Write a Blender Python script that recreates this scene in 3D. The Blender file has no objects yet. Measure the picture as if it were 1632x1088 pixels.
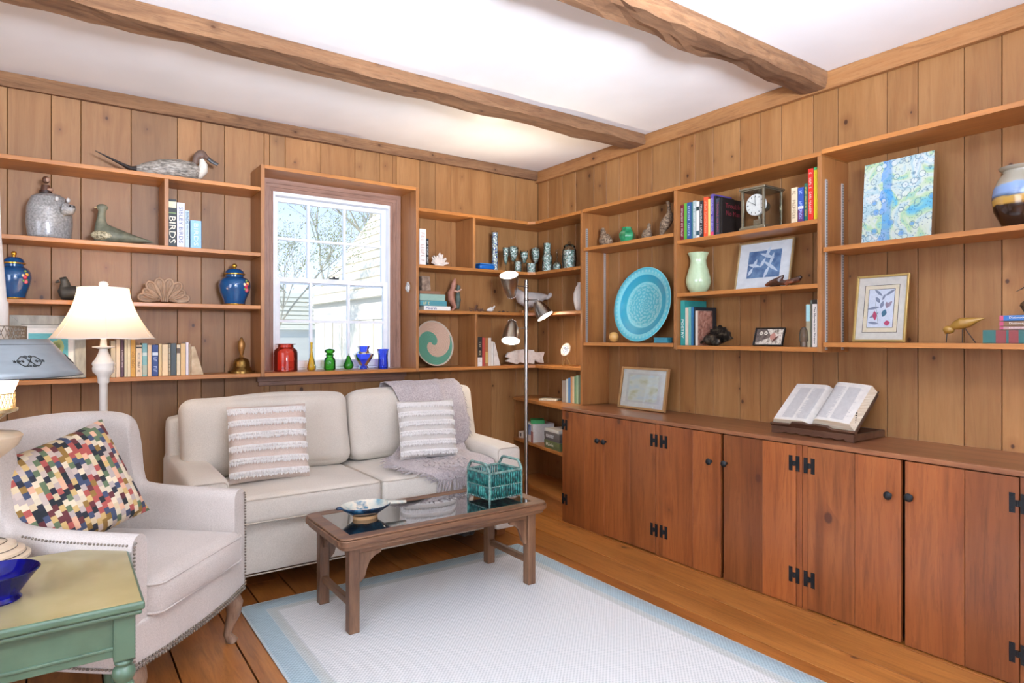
import bpy, bmesh, math, random
from mathutils import Vector, Matrix, Euler, noise
random.seed(7)
sc = bpy.context.scene
COL = sc.collection
PI = math.pi
# ---------------------------------------------------------------- camera
F0, U0, V0 = 1020.7, 816.0, 537.1
YAW = math.atan((816-94.6)/F0)
S, K = math.sin(YAW), math.cos(YAW)
CX, CY, H = -3.106, -4.036, 1.2
cam = bpy.data.cameras.new('camera'); camo = bpy.data.objects.new('camera', cam); COL.objects.link(camo)
camo.location = (CX, CY, H); camo.rotation_euler = (PI/2, 0, -YAW)
cam.sensor_width = 36; cam.lens = F0/1632*36; cam.shift_y = (V0-544)/1632; cam.clip_start = .05
sc.camera = camo
sc.view_settings.view_transform = 'Standard'; sc.view_settings.look = 'None'
sc.view_settings.gamma = 1; sc.view_settings.use_curve_mapping = False
sc.view_settings.exposure = -0.16

def L(h):
    h = h.lstrip('#'); v = [int(h[i:i+2], 16)/255 for i in (0, 2, 4)]
    return tuple(x/12.92 if x <= .04045 else ((x+.055)/1.055)**2.4 for x in v)+(1,)
# ---------------------------------------------------------------- sky
w = bpy.data.worlds.new('sky'); sc.world = w; w.use_nodes = True
nt = w.node_tree; nt.nodes.clear()
o_ = nt.nodes.new('ShaderNodeOutputWorld'); bg = nt.nodes.new('ShaderNodeBackground')
tc = nt.nodes.new('ShaderNodeTexCoord'); sp = nt.nodes.new('ShaderNodeSeparateXYZ'); rp = nt.nodes.new('ShaderNodeValToRGB')
nt.links.new(tc.outputs['Generated'], sp.inputs[0]); nt.links.new(sp.outputs['Z'], rp.inputs[0])
rp.color_ramp.elements[0].color = L('#e6eff8'); rp.color_ramp.elements[0].position = 0.0
rp.color_ramp.elements[1].color = L('#7fb2ea'); rp.color_ramp.elements[1].position = .45
nt.links.new(rp.outputs[0], bg.inputs[0]); bg.inputs[1].default_value = 1.8
nt.links.new(bg.outputs[0], o_.inputs[0])

def lamp(name, kind, loc, energy, color=(1, 1, 1), size=None, size_y=None, aim=None, spot=None, blend=.6, radius=None):
    l = bpy.data.lights.new(name, kind); l.energy = energy; l.color = color[:3]
    if kind == 'AREA':
        l.shape = 'RECTANGLE'; l.size = size; l.size_y = size_y or size
    if radius is not None: l.shadow_soft_size = radius
    if spot: l.spot_size = spot; l.spot_blend = blend
    o = bpy.data.objects.new(name, l); COL.objects.link(o); o.location = loc
    if aim is not None:
        o.rotation_euler = (Vector(aim)).to_track_quat('-Z', 'Y').to_euler()
    return o
s_ = lamp('sun', 'SUN', (-6, -8, 9), 5.0, L('#fff3e0'), aim=(.75, .2, -.6)); s_.data.angle = .01
# soft fill added inside the closed front and left walls, standing in for windows
lamp('fill_front', 'AREA', (-2.3, -6.12, 1.45), 74, L('#dde8ff'), 2.6, 1.7, aim=(0, 1, 0))
lamp('fill_left', 'AREA', (-4.92, -3.3, 1.5), 108, L('#dde8ff'), 2.4, 1.6, aim=(1, .1, 0))
# unseen area light added behind the camera, aimed up to brighten the ceiling
t_ = lamp('ceiling_fill', 'AREA', (-2.5, -4.7, 1.7), 240, L('#e6eeff'), .5, .5, aim=(.18, .78, .72)); t_.data.spread = 1.9

# ---------------------------------------------------------------- pixel -> room plane (in the frame of the camera above)
def ray(px, py): u = (px-U0)/F0; return (S+u*K, K-u*S, -(py-V0)/F0)
def ony(px, py, y): d = ray(px, py); t = (y-CY)/d[1]; return Vector((CX+t*d[0], y, H+t*d[2]))
def onx(px, py, x): d = ray(px, py); t = (x-CX)/d[0]; return Vector((x, CY+t*d[1], H+t*d[2]))
def onz(px, py, z): d = ray(px, py); t = (z-H)/d[2]; return Vector((CX+t*d[0], CY+t*d[1], z))
def BX(px, y): return ony(px, 500, y).x
def BZ(px, py, y): return ony(px, py, y).z
def RY(px, x): return onx(px, 500, x).y
def RZ(px, py, x): return onx(px, py, x).z
def spot(wall, l, r, top, d, zb):
    if wall == 'B':
        a, b = BX(l, d), BX(r, d); return Vector(((a+b)/2, d, zb)), b-a, BZ((l+r)/2, top, d)-zb, 0.0
    a, b = RY(l, d), RY(r, d); return Vector((d, (a+b)/2, zb)), a-b, RZ((l+r)/2, top, d)-zb, -PI/2
def depth(p): return (p[0]-CX)*S+(p[1]-CY)*K
def rspot(wall, l, r, top, d, zb):          # round things: width across the line of sight
    loc, _, h, rz = spot(wall, l, r, top, d, zb); return loc, (r-l)*depth(loc)/F0, h, rz

# ---------------------------------------------------------------- materials
MC = {}
def nm(name):
    m = bpy.data.materials.new(name); m.use_nodes = True; nt = m.node_tree; nt.nodes.clear()
    out = nt.nodes.new('ShaderNodeOutputMaterial'); b = nt.nodes.new('ShaderNodeBsdfPrincipled'); nt.links.new(b.outputs[0], out.inputs[0])
    return m, nt, b
def N(nt, typ, **kw):
    n = nt.nodes.new(typ)
    for k, v in kw.items():
        if isinstance(v, bpy.types.NodeSocket): nt.links.new(v, n.inputs[k])
        elif k in n.inputs.keys() : n.inputs[k].default_value = v
        else: setattr(n, k, v)
    return n
def lk(nt, a, b): nt.links.new(a, b)
def math_(nt, op, a, b=None, c=None):
    n = nt.nodes.new('ShaderNodeMath'); n.operation = op
    for i, v in enumerate((a, b, c)):
        if v is None: continue
        if isinstance(v, (int, float)): n.inputs[i].default_value = v
        else: nt.links.new(v, n.inputs[i])
    return n.outputs[0]
def ramp(nt, fac, stops, interp='LINEAR'):
    n = nt.nodes.new('ShaderNodeValToRGB'); cr = n.color_ramp; cr.interpolation = interp
    while len(cr.elements) < len(stops): cr.elements.new(.5)
    for e, (p, c) in zip(cr.elements, stops): e.position = p; e.color = L(c) if isinstance(c, str) else c
    nt.links.new(fac, n.inputs[0]); return n.outputs[0]
def mix(nt, fac, a, b, mode='MIX'):
    n = nt.nodes.new('ShaderNodeMix'); n.data_type = 'RGBA'; n.blend_type = mode
    for i, v in ((0, fac), (6, a), (7, b)):
        if isinstance(v, (int, float)): n.inputs[i].default_value = v
        elif isinstance(v, str): n.inputs[i].default_value = L(v)
        elif isinstance(v, tuple): n.inputs[i].default_value = v
        else: nt.links.new(v, n.inputs[i])
    return n.outputs[2]
def mapped(nt, scale, coord='Object', rot=(0, 0, 0), loc=(0, 0, 0)):
    t = nt.nodes.new('ShaderNodeTexCoord'); m = nt.nodes.new('ShaderNodeMapping'); lk(nt, t.outputs[coord], m.inputs[0])
    m.inputs['Scale'].default_value = scale; m.inputs['Rotation'].default_value = rot; m.inputs['Location'].default_value = loc
    return m.outputs[0]
def bump(nt, b, h, dist=.002, strength=.5):
    n = nt.nodes.new('ShaderNodeBump'); n.inputs['Distance'].default_value = dist; n.inputs['Strength'].default_value = strength
    lk(nt, h, n.inputs['Height']); lk(nt, n.outputs[0], b.inputs['Normal'])
def plain(col, rough=.5, metal=0, coat=0, name=None, spec=.5):
    key = ('p', col, rough, metal, coat)
    if key in MC: return MC[key]
    m, nt, b = nm(name or 'paint_'+col.strip('#')); b.inputs['Roughness'].default_value = rough; b.inputs['Metallic'].default_value = metal
    b.inputs['Coat Weight'].default_value = coat; b.inputs['Coat Roughness'].default_value = .05
    n = N(nt, 'ShaderNodeTexNoise', Scale=9.0, Detail=3.0)
    c = L(col); d = tuple(x*.88 for x in c[:3])+(1,)
    lk(nt, ramp(nt, n.outputs[0], [(.3, d), (.7, c)]), b.inputs['Base Color'])
    MC[key] = m; return m
def wood(name, light, dark, axis='z', rough=.5, sc_=1, knots=.5, planks=False, coat=0, kn='#3a2010', var=.35, streak=.5):
    m, nt, b = nm(name)
    s = [11*sc_]*3; s[{'x': 0, 'y': 1, 'z': 2}[axis]] = .9*sc_
    vec = mapped(nt, (1, 1, 1))
    if planks:
        at = nt.nodes.new('ShaderNodeAttribute'); at.attribute_name = 'pl'
        cb = nt.nodes.new('ShaderNodeCombineXYZ'); v = math_(nt, 'MULTIPLY', at.outputs['Fac'], 37.0)
        for i in range(3): lk(nt, v, cb.inputs[i])
        a = nt.nodes.new('ShaderNodeVectorMath'); a.operation = 'ADD'; lk(nt, vec, a.inputs[0]); lk(nt, cb.outputs[0], a.inputs[1]); vec = a.outputs[0]
    mp = nt.nodes.new('ShaderNodeMapping'); mp.inputs['Scale'].default_value = s; lk(nt, vec, mp.inputs[0])
    n1 = N(nt, 'ShaderNodeTexNoise', Vector=mp.outputs[0], Scale=1.0, Detail=6.0, Roughness=.62, Distortion=.8)
    mp2 = nt.nodes.new('ShaderNodeMapping'); mp2.inputs['Scale'].default_value = [x*9 for x in s]; lk(nt, vec, mp2.inputs[0])
    n2 = N(nt, 'ShaderNodeTexNoise', Vector=mp2.outputs[0], Scale=1.0, Detail=3.0, Roughness=.7)
    c = ramp(nt, n1.outputs[0], [(.28, dark), (.72, light)])
    c = mix(nt, math_(nt, 'MULTIPLY', math_(nt, 'GREATER_THAN', n2.outputs[0], .56), .16*streak*2), c, dark, 'MULTIPLY')
    mp4 = nt.nodes.new('ShaderNodeMapping'); mp4.inputs['Scale'].default_value = [x*2.6 for x in s]; lk(nt, vec, mp4.inputs[0])
    n4 = N(nt, 'ShaderNodeTexNoise', Vector=mp4.outputs[0], Scale=1.0, Detail=5.0, Roughness=.55, Distortion=1.6)
    c = mix(nt, .5*streak+.15, c, ramp(nt, n4.outputs[0], [(.34, '#a58672'), (.5, '#ffffff'), (.62, '#e6d0bc')]), 'MULTIPLY')
    n3 = N(nt, 'ShaderNodeTexNoise', Vector=vec, Scale=1.1, Detail=2.0)
    c = mix(nt, .28, c, ramp(nt, n3.outputs[0], [(.35, '#9a9088'), (.65, '#ffffff')]), 'MULTIPLY')
    if planks:
        c = mix(nt, var, c, ramp(nt, at.outputs['Fac'], [(0, '#8f8078'), (.35, '#ffe9d0'), (.7, '#c8b9aa'), (1, '#ffffff')]), 'MULTIPLY')
    if knots:
        sv = nt.nodes.new('ShaderNodeSeparateXYZ'); lk(nt, vec, sv.inputs[0]); gi = {'x': 0, 'y': 1, 'z': 2}[axis]; ot = [i for i in range(3) if i != gi]
        cv = nt.nodes.new('ShaderNodeCombineXYZ'); lk(nt, math_(nt, 'MULTIPLY', math_(nt, 'ADD', sv.outputs[ot[0]], sv.outputs[ot[1]]), 6.2*sc_), cv.inputs[0]); lk(nt, math_(nt, 'MULTIPLY', sv.outputs[gi], 4.6*sc_), cv.inputs[1])
        vo = N(nt, 'ShaderNodeTexVoronoi', voronoi_dimensions='2D', Vector=cv.outputs[0], Scale=1.0)
        sx = nt.nodes.new('ShaderNodeSeparateColor'); lk(nt, vo.outputs['Color'], sx.inputs[0])
        on = math_(nt, 'LESS_THAN', sx.outputs[0], knots)
        size = math_(nt, 'MULTIPLY', math_(nt, 'POWER', sx.outputs[1], 2.0), .055)
        dd = math_(nt, 'SUBTRACT', vo.outputs['Distance'], size)
        k = math_(nt, 'MULTIPLY', ramp(nt, dd, [(.0, '#ffffff'), (.028, '#000000')]), on)
        k2 = math_(nt, 'MULTIPLY', ramp(nt, dd, [(.0, '#ffffff'), (.2, '#000000')]), math_(nt, 'MULTIPLY', on, .35))
        c = mix(nt, k2, c, dark, 'MULTIPLY'); c = mix(nt, math_(nt, 'MULTIPLY', k, .93), c, kn)
    lk(nt, c, b.inputs['Base Color'])
    b.inputs['Roughness'].default_value = rough; b.inputs['Coat Weight'].default_value = coat; b.inputs['Coat Roughness'].default_value = .18
    bump(nt, b, n1.outputs[0], .0015, .3)
    return m
def cloth(name, light, dark=None, scale=260, rough=.95, str_=.4, sheen=.2, big=5):
    m, nt, b = nm(name); dark = dark or light
    v = mapped(nt, (scale, scale, scale))
    wx = N(nt, 'ShaderNodeTexNoise', Vector=v, Scale=1.0, Detail=2.0)
    v2 = mapped(nt, (big, big, big)); n2 = N(nt, 'ShaderNodeTexNoise', Vector=v2, Scale=1.0, Detail=3.0)
    c = ramp(nt, wx.outputs[0], [(.3, dark), (.65, light)])
    c = mix(nt, .25, c, ramp(nt, n2.outputs[0], [(.3, '#d8d4d0'), (.7, '#ffffff')]), 'MULTIPLY')
    lk(nt, c, b.inputs['Base Color']); b.inputs['Roughness'].default_value = rough; b.inputs['Sheen Weight'].default_value = sheen
    bump(nt, b, wx.outputs[0], .001, str_)
    return m
def speck(name, stops, scale=40, rough=.5, coat=0, metal=0, detail=4, aniso=(1, 1, 1), dist=0., bmp=0):
    m, nt, b = nm(name); v = mapped(nt, tuple(scale*a for a in aniso)); n = N(nt, 'ShaderNodeTexNoise', Vector=v, Scale=1.0, Detail=float(detail), Distortion=float(dist))
    lk(nt, ramp(nt, n.outputs[0], stops), b.inputs['Base Color']); b.inputs['Roughness'].default_value = rough; b.inputs['Coat Weight'].default_value = coat; b.inputs['Metallic'].default_value = metal
    if bmp: bump(nt, b, n.outputs[0], bmp, .6)
    return m
def chips(name, cols, scale):
    m, nt, b = nm(name); v = N(nt, 'ShaderNodeTexVoronoi', Vector=mapped(nt, (1, 1, 1)), Scale=float(scale)); sx = nt.nodes.new('ShaderNodeSeparateColor'); lk(nt, v.outputs['Color'], sx.inputs[0])
    c = ramp(nt, sx.outputs[0], [(i/len(cols), q) for i, q in enumerate(cols)], 'CONSTANT')
    c = mix(nt, math_(nt, 'MULTIPLY', math_(nt, 'GREATER_THAN', v.outputs['Distance'], .52), .6), c, '#4a4a40', 'MULTIPLY')
    lk(nt, c, b.inputs['Base Color']); b.inputs['Roughness'].default_value = .3; bump(nt, b, v.outputs['Distance'], .003, .8); return m
def glass(name, col, rough=.02, alpha=.35, ior=1.45):
    # thin coloured glass: clear part tinted by the glass colour plus a glossy skin
    m = bpy.data.materials.new(name); m.use_nodes = True; nt = m.node_tree; nt.nodes.clear()
    out = nt.nodes.new('ShaderNodeOutputMaterial'); tr = nt.nodes.new('ShaderNodeBsdfTransparent'); tr.inputs[0].default_value = L(col)
    gl = nt.nodes.new('ShaderNodeBsdfGlossy'); gl.inputs['Roughness'].default_value = rough
    tl = nt.nodes.new('ShaderNodeBsdfTranslucent'); tl.inputs[0].default_value = L(col)
    fr = nt.nodes.new('ShaderNodeFresnel'); fr.inputs[0].default_value = ior
    m0 = nt.nodes.new('ShaderNodeMixShader'); m0.inputs[0].default_value = alpha; lk(nt, tr.outputs[0], m0.inputs[1]); lk(nt, tl.outputs[0], m0.inputs[2])
    mx = nt.nodes.new('ShaderNodeMixShader'); lk(nt, fr.outputs[0], mx.inputs[0]); lk(nt, m0.outputs[0], mx.inputs[1]); lk(nt, gl.outputs[0], mx.inputs[2]); lk(nt, mx.outputs[0], out.inputs[0])
    return m
def emit(name, col, st):
    m, nt, b = nm(name); b.inputs['Base Color'].default_value = L(col); b.inputs['Emission Color'].default_value = L(col); b.inputs['Emission Strength'].default_value = st; return m

# ---------------------------------------------------------------- geometry
class G:
    def __init__(s): s.bm = bmesh.new(); s.mi = 0; s.fl = s.bm.faces.layers.float.new('pl'); s.pl = .5; s.M = None
    def V(s, p):
        p = Vector(p)
        if s.M is not None: p = s.M @ p
        return s.bm.verts.new(p)
    def F(s, vs, smooth=False):
        try: f = s.bm.faces.new(vs)
        except ValueError: return None
        f.material_index = s.mi; f[s.fl] = s.pl; f.smooth = smooth; return f
    def box(s, x0, x1, y0, y1, z0, z1, M=None):
        v = [Vector((x, y, z)) for z in (z0, z1) for y in (y0, y1) for x in (x0, x1)]
        if M is not None: v = [M @ p for p in v]
        v = [s.V(p) for p in v]
        for a in ((0, 2, 3, 1), (4, 5, 7, 6), (0, 1, 5, 4), (2, 6, 7, 3), (0, 4, 6, 2), (1, 3, 7, 5)): s.F([v[i] for i in a])
        return s
    def lathe(s, prof, seg=28, M=None, sx=1, sy=1, a0=0, a1=2*PI, sm=True):
        full = abs(a1-a0-2*PI) < 1e-6; rings = []
        for r, z in prof:
            if r < 1e-6: rings.append([s.V((M @ Vector((0, 0, z))) if M is not None else (0, 0, z))]); continue
            R = []
            for i in range(seg + (0 if full else 1)):
                a = a0+(a1-a0)*i/seg; p = Vector((r*sx*math.cos(a), r*sy*math.sin(a), z)); R.append(s.V(M @ p if M is not None else p))
            rings.append(R)
        for A, B in zip(rings, rings[1:]):
            n = max(len(A), len(B)); m = n if full else n-1
            for i in range(m):
                j = (i+1) % n
                if len(A) == 1: s.F([A[0], B[j], B[i]][::-1] if False else [A[0], B[i], B[j]][::-1], sm)
                elif len(B) == 1: s.F([A[i], A[j], B[0]], sm)
                else: s.F([A[i], A[j], B[j], B[i]], sm)
        return s
    def tube(s, pts, r, seg=10, caps=True, flat=None, up=None):
        pts = [Vector(p) for p in pts]; n = len(pts); rs = r if isinstance(r, (list, tuple)) else [r]*n
        rings = []; prev = None
        for i, p in enumerate(pts):
            t = (pts[min(i+1, n-1)]-pts[max(i-1, 0)]).normalized()
            if prev is None:
                ref = Vector(up) if up else (Vector((0, 0, 1)) if abs(t.z) < .9 else Vector((1, 0, 0)))
            else: ref = prev
            u = (ref - t*ref.dot(t))
            u = u.normalized() if u.length > 1e-6 else t.orthogonal().normalized()
            v = t.cross(u); prev = u
            rr = rs[i]; ra, rb = (rr if isinstance(rr, tuple) else (rr, rr*(flat or 1)))
            rings.append([s.V(p+u*rb*math.sin(2*PI*k/seg)+v*ra*math.cos(2*PI*k/seg)) for k in range(seg)])
        for A, B in zip(rings, rings[1:]):
            for k in range(seg): s.F([A[k], A[(k+1) % seg], B[(k+1) % seg], B[k]], True)
        if caps: s.F(rings[0][::-1]); s.F(rings[-1])
        return s
    def cyl(s, p0, p1, r0, r1=None, seg=16): return s.tube([p0, p1], [r0, r0 if r1 is None else r1], seg)
    def ball(s, c, r, seg=16, rings=10, M=None):
        r = (r, r, r) if isinstance(r, (int, float)) else r
        T = Matrix.Translation(Vector(c)) @ (M or Matrix()) @ Matrix.Diagonal((*r, 1))
        return s.lathe([(max(0, math.sin(PI*i/rings)) if 0 < i < rings else 0, -math.cos(PI*i/rings)) for i in range(rings+1)], seg, T)
    def prism(s, poly, d0, d1, M=None):      # poly in local XZ, extruded along Y from d0 to d1
        f = lambda x, y, z: s.V(M @ Vector((x, y, z)) if M is not None else (x, y, z))
        a = [f(x, d0, z) for x, z in poly]; b = [f(x, d1, z) for x, z in poly]; n = len(poly)
        s.F(a); s.F(b[::-1])
        for i in range(n): s.F([a[i], b[i], b[(i+1) % n], a[(i+1) % n]])
        return s
    def prismz(s, poly, z0, z1):
        a = [s.V((x, y, z0)) for x, y in poly]; b = [s.V((x, y, z1)) for x, y in poly]; n = len(poly)
        s.F(a[::-1]); s.F(b)
        for i in range(n): s.F([a[i], a[(i+1) % n], b[(i+1) % n], b[i]])
        return s
    def grid(s, fn, nu, nv, closeu=False, closev=False, sm=True):
        P = [[s.V(fn(i/nu, j/nv)) for j in range(nv+(0 if closev else 1))] for i in range(nu+(0 if closeu else 1))]
        for i in range(nu):
            for j in range(nv):
                a = P[i % len(P)]; b = P[(i+1) % len(P)]; j1 = (j+1) % len(a)
                s.F([a[j], b[j], b[j1], a[j1]], sm)
        return P
    def rbox(s, c, h, r, n=10, bulge=(0, 0, 0), M=None, nz=0, ns=6):
        c = Vector(c); T = M or Matrix(); cache = {}
        def pos(p):
            q = Vector([max(-(h[i]-r), min(h[i]-r, p[i]*h[i])) for i in range(3)]); d = Vector([p[i]*h[i] for i in range(3)])-q
            x = q+(d.normalized()*r if d.length > 1e-9 else d)
            for i in range(3):
                a, b = (i+1) % 3, (i+2) % 3
                x[i] += p[i]*bulge[i]*(1-p[a]**2)*(1-p[b]**2)
            if nz: x += Vector(noise.noise_vector(x*ns+c))*nz
            return c+(T @ x)
        def vert(p):
            k = tuple(round(t, 5) for t in p)
            if k not in cache: cache[k] = s.V(pos(p))
            return cache[k]
        g = [math.sin((-1+2*i/n)*PI/2) for i in range(n+1)]; g = [.55*t+.45*(-1+2*i/n) for i, t in enumerate(g)]
        for ax in range(3):
            a, b = (ax+1) % 3, (ax+2) % 3
            for sg in (-1, 1):
                for i in range(n):
                    for j in range(n):
                        q = []
                        for (u, v) in ((g[i], g[j]), (g[i+1], g[j]), (g[i+1], g[j+1]), (g[i], g[j+1])):
                            p = [0, 0, 0]; p[ax] = sg; p[a] = u; p[b] = v; q.append(vert(p))
                        s.F(q if sg > 0 else q[::-1], True)
        return s
    def pillow(s, w_, h_, t, n=22, M=None, pinch=.05):
        T = M or Matrix()
        def f(sg):
            def g(u, v):
                a, b = 2*u-1, 2*v-1
                e = max(0, (1-a**4))*max(0, (1-b**4)); th = t*.5*(e**.55)
                k = 1-pinch*(1-b*b)*abs(a)**3 ; k2 = 1-pinch*(1-a*a)*abs(b)**3
                return T @ Vector((a*w_/2*k, sg*th, b*h_/2*k2))
            return g
        s.grid(f(-1), n, n); s.grid(lambda u, v: f(1)(1-u, v), n, n)
        bmesh.ops.remove_doubles(s.bm, verts=s.bm.verts, dist=1e-5); return s
    def ob(s, name, mat, parent=None, w=False, bevel=0, sub=0, seg=2, remesh=0, disp=None, solid=0, fix=False):
        bm = s.bm
        if w and parent is not None: bmesh.ops.transform(bm, matrix=Matrix.Rotation(-parent.rotation_euler.z, 4, 'Z') @ Matrix.Translation(-Vector(parent.location)), verts=bm.verts)
        if fix or True: bmesh.ops.recalc_face_normals(bm, faces=bm.faces)
        for e in bm.edges:
            if len(e.link_faces) == 2 and e.calc_face_angle(0) > .8: e.smooth = False
        me = bpy.data.meshes.new(name); bm.to_mesh(me); bm.free()
        for m in (mat if isinstance(mat, (list, tuple)) else [mat]): me.materials.append(m)
        o = bpy.data.objects.new(name, me); COL.objects.link(o)
        if parent is not None: o.parent = parent
        if solid: q = o.modifiers.new('solid', 'SOLIDIFY'); q.thickness = solid; q.offset = 0
        if bevel: q = o.modifiers.new('bevel', 'BEVEL'); q.width = bevel; q.segments = seg; q.limit_method = 'ANGLE'; q.angle_limit = .7; q.harden_normals = False
        if remesh: q = o.modifiers.new('remesh', 'REMESH'); q.mode = 'VOXEL'; q.voxel_size = remesh; q.use_smooth_shade = True; q = o.modifiers.new('smooth', 'SMOOTH'); q.iterations = 4
        if sub: q = o.modifiers.new('sub', 'SUBSURF'); q.levels = sub; q.render_levels = sub
        return o
def tag(o, label, cat, group=None, kind=None):
    if label: o['label'] = label
    if cat: o['category'] = cat
    if group: o['group'] = group
    if kind: o['kind'] = kind
    return o
def thing(name, label, cat, loc=(0, 0, 0), rz=0, group=None):
    o = bpy.data.objects.new(name, None); COL.objects.link(o); o.location = loc; o.rotation_euler = (0, 0, rz); o.empty_display_size = .05
    return tag(o, label, cat, group)
def struct(name, g, m, parent=None, **kw):
    o = g.ob(name, m, parent, **kw)
    if parent is None: o['kind'] = 'structure'
    return o
TX = []
def text(s, wd, ht, M, mat, parent, name='title'):
    if s != '~': TX.append((s, wd, ht, M, mat, parent, name)); return
    g = G(); x = -wd/2; rr = random.Random(int(wd*1e5)); g.M = M       # lettering too small to read: strokes only
    while x < wd/2-ht*.3:
        w1 = ht*rr.uniform(.35, .7)
        if rr.random() > .14:
            g.box(x, x+ht*.16, -ht/2, ht/2, 0, .0003)
            for yy in rr.sample((-.5, -.08, .34), 2): g.box(x+ht*.161, x+w1, yy*ht, (yy+.16)*ht, 0, .0003)
        x += w1+ht*.2
    g.ob(name, mat, parent)
def spineM(x, y, z, down=True):
    return Matrix.Translation((x, y, z)) @ Matrix.Rotation(PI/2, 4, 'X') @ (Matrix.Rotation(-PI/2, 4, 'Z') if down else Matrix())
def flush_text():
    tmp = []
    for (s, wd, ht, M, mat, parent, name) in TX:
        cu = bpy.data.curves.new('t', 'FONT'); cu.body = s; cu.size = 1; cu.resolution_u = 2; cu.extrude = .004
        o = bpy.data.objects.new('t', cu); COL.objects.link(o); tmp.append(o)
    dg = bpy.context.evaluated_depsgraph_get(); dg.update()
    for o, (s, wd, ht, M, mat, parent, name) in zip(tmp, TX):
        me = bpy.data.meshes.new_from_object(o.evaluated_get(dg))
        xs = [v.co.x for v in me.vertices]; ys = [v.co.y for v in me.vertices]
        if xs:
            x0, x1, y0, y1 = min(xs), max(xs), min(ys), max(ys); kx = wd/(x1-x0); ky = ht/max(1e-6, (y1-y0))
            for v in me.vertices:
                v.co = M @ Vector(((v.co.x-(x0+x1)/2)*kx, (v.co.y-(y0+y1)/2)*ky, v.co.z*.08))
        me.materials.clear(); me.materials.append(mat); me.name = name
        q = bpy.data.objects.new(name, me); COL.objects.link(q); q.parent = parent
    for o in tmp: bpy.data.objects.remove(o)

# shared materials
WALL = wood('pine_wall_boards', '#b58855', '#9a6c3c', 'z', .5, 1, .36, True, 0, '#43240f', .45, streak=.12)
SHX = wood('pine_shelf_along_x', '#c68442', '#a96c33', 'x', .45, 1, .1, kn='#5a2f14', coat=.1, streak=.25)
SHY = wood('pine_shelf_along_y', '#c68442', '#a96c33', 'y', .45, 1, .1, kn='#5a2f14', coat=.1, streak=.25)
SHZ = wood('pine_upright', '#b37c46', '#966031', 'z', .45, 1, .1, kn='#5a2f14', coat=.1, streak=.25)
BEAM = wood('rough_hewn_beam', '#98724f', '#6c4b31', 'x', .9, 1.6, .35, kn='#4a2c17')
BEAMY = wood('cornice_board', '#b58452', '#99693c', 'y', .55, 1, .05)
CAB = wood('red_stained_pine', '#b06c3a', '#844822', 'z', .42, .62, .3, True, .25, '#4a2415', .5)
CTR = wood('red_stained_counter', '#a26c48', '#75462c', 'y', .35, .9, .2, coat=.3, kn='#4a2415')
FLOOR = wood('varnished_pine_floor', '#c48442', '#8e5622', 'y', .33, .8, .35, True, .35, '#4b2410', .5)
IRON = plain('#24272a', .55, .6)
# ================================================================ the room
# floor: boards running along y
g = G(); random.seed(3); x = -5.0
xs = [-5.0]
while xs[-1] < .02: xs.append(xs[-1]+random.choice((.15, .17, .19, .22)))
for a, b in zip(xs, xs[1:]):
    y = -6.2-random.random()*1.5
    while y < .05:
        y2 = min(.05, y+random.uniform(2.2, 3.8)); g.pl = random.random(); g.box(a+.003, b-.003, max(y, -6.2), y2-.002, -.03, 0); y = y2
struct('floor', g, FLOOR, bevel=.001, seg=1)
g = G(); g.box(-5.1, .1, -6.3, .1, -.08, -.031); struct('trim_1', g, plain('#1e120a', .9))
g = G(); g.box(-5.1, .15, -6.3, .15, 2.505, 2.6)
CEIL = plain('#f8f9f9', .9, name='white_ceiling_plaster'); struct('ceiling', g, CEIL)
def planks(name, axis, seams, d0, d1, z0, z1, holes=(), mat=WALL):
    g = G(); ss = sorted(seams+[h for q in holes for h in q[:2]])
    for a, b in zip(ss, ss[1:]):
        if b-a < .004: continue
        zr = [(z0, z1)]
        for (h0, h1, hz0, hz1) in holes:
            if (a+b)/2 > h0 and (a+b)/2 < h1: zr = [(z0, hz0), (hz1, z1)]
        g.pl = random.random()
        for (za, zb) in zr:
            if axis == 'x': g.box(a+.0011, b-.0011, d0, d1, za, zb)
            else: g.box(d0, d1, a+.0014, b-.0014, za, zb)
    return struct(name, g, mat, bevel=.0018, seg=1)
random.seed(11)
bs = [BX(p, 0) for p in (11.6, 81.7, 129, 209, 283, 321, 358, 421, 454.7, 511.3, 565.8, 605.2, 632, 669, 694, 718.7, 783.2, 822)]
x = bs[0]
while x > -4.95: x -= random.uniform(.12, .24); bs.append(x)
WH = (-2.06, -1.25, .97, 2.11)
planks('wall_back', 'x', bs+[.0], 0.0, .02, 0, 2.505, [WH])
rs = [RY(p, 0) for p in (873.5, 896.1, 917.6, 946.5, 966.4, 987, 1016.5, 1039.3, 1083.6, 1108, 1136.7, 1179, 1211, 1245.2, 1295.8, 1335.2, 1413.6, 1462.6, 1536.4, 1596.6)]
y = rs[-1]
while y > -6.1: y -= random.uniform(.12, .24); rs.append(y)
planks('wall_right', 'y', rs+[.0], 0.0, .02, 0, 2.505)
g = G()     # masonry shell behind the boards
for (a, b, c, d) in ((-5.1, WH[0], 0, 2.5), (WH[1], .14, 0, 2.5), (WH[0], WH[1], 0, WH[2]), (WH[0], WH[1], WH[3], 2.5)): g.box(a, b, .021, .09, c, d)
struct('trim_2', g, plain('#120a05', .95))
g = G(); g.box(.021, .09, -6.2, 0, 0, 2.5); struct('trim_3', g, plain('#120a05', .95))
g = G(); g.box(-5.1, -5.0, -6.2, .02, 0, 2.505); struct('wall_left', g, plain('#d9cdbb', .8))
g = G(); g.box(-5.1, .1, -6.3, -6.2, 0, 2.505); struct('wall_front', g, plain('#d9cdbb', .8))
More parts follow.
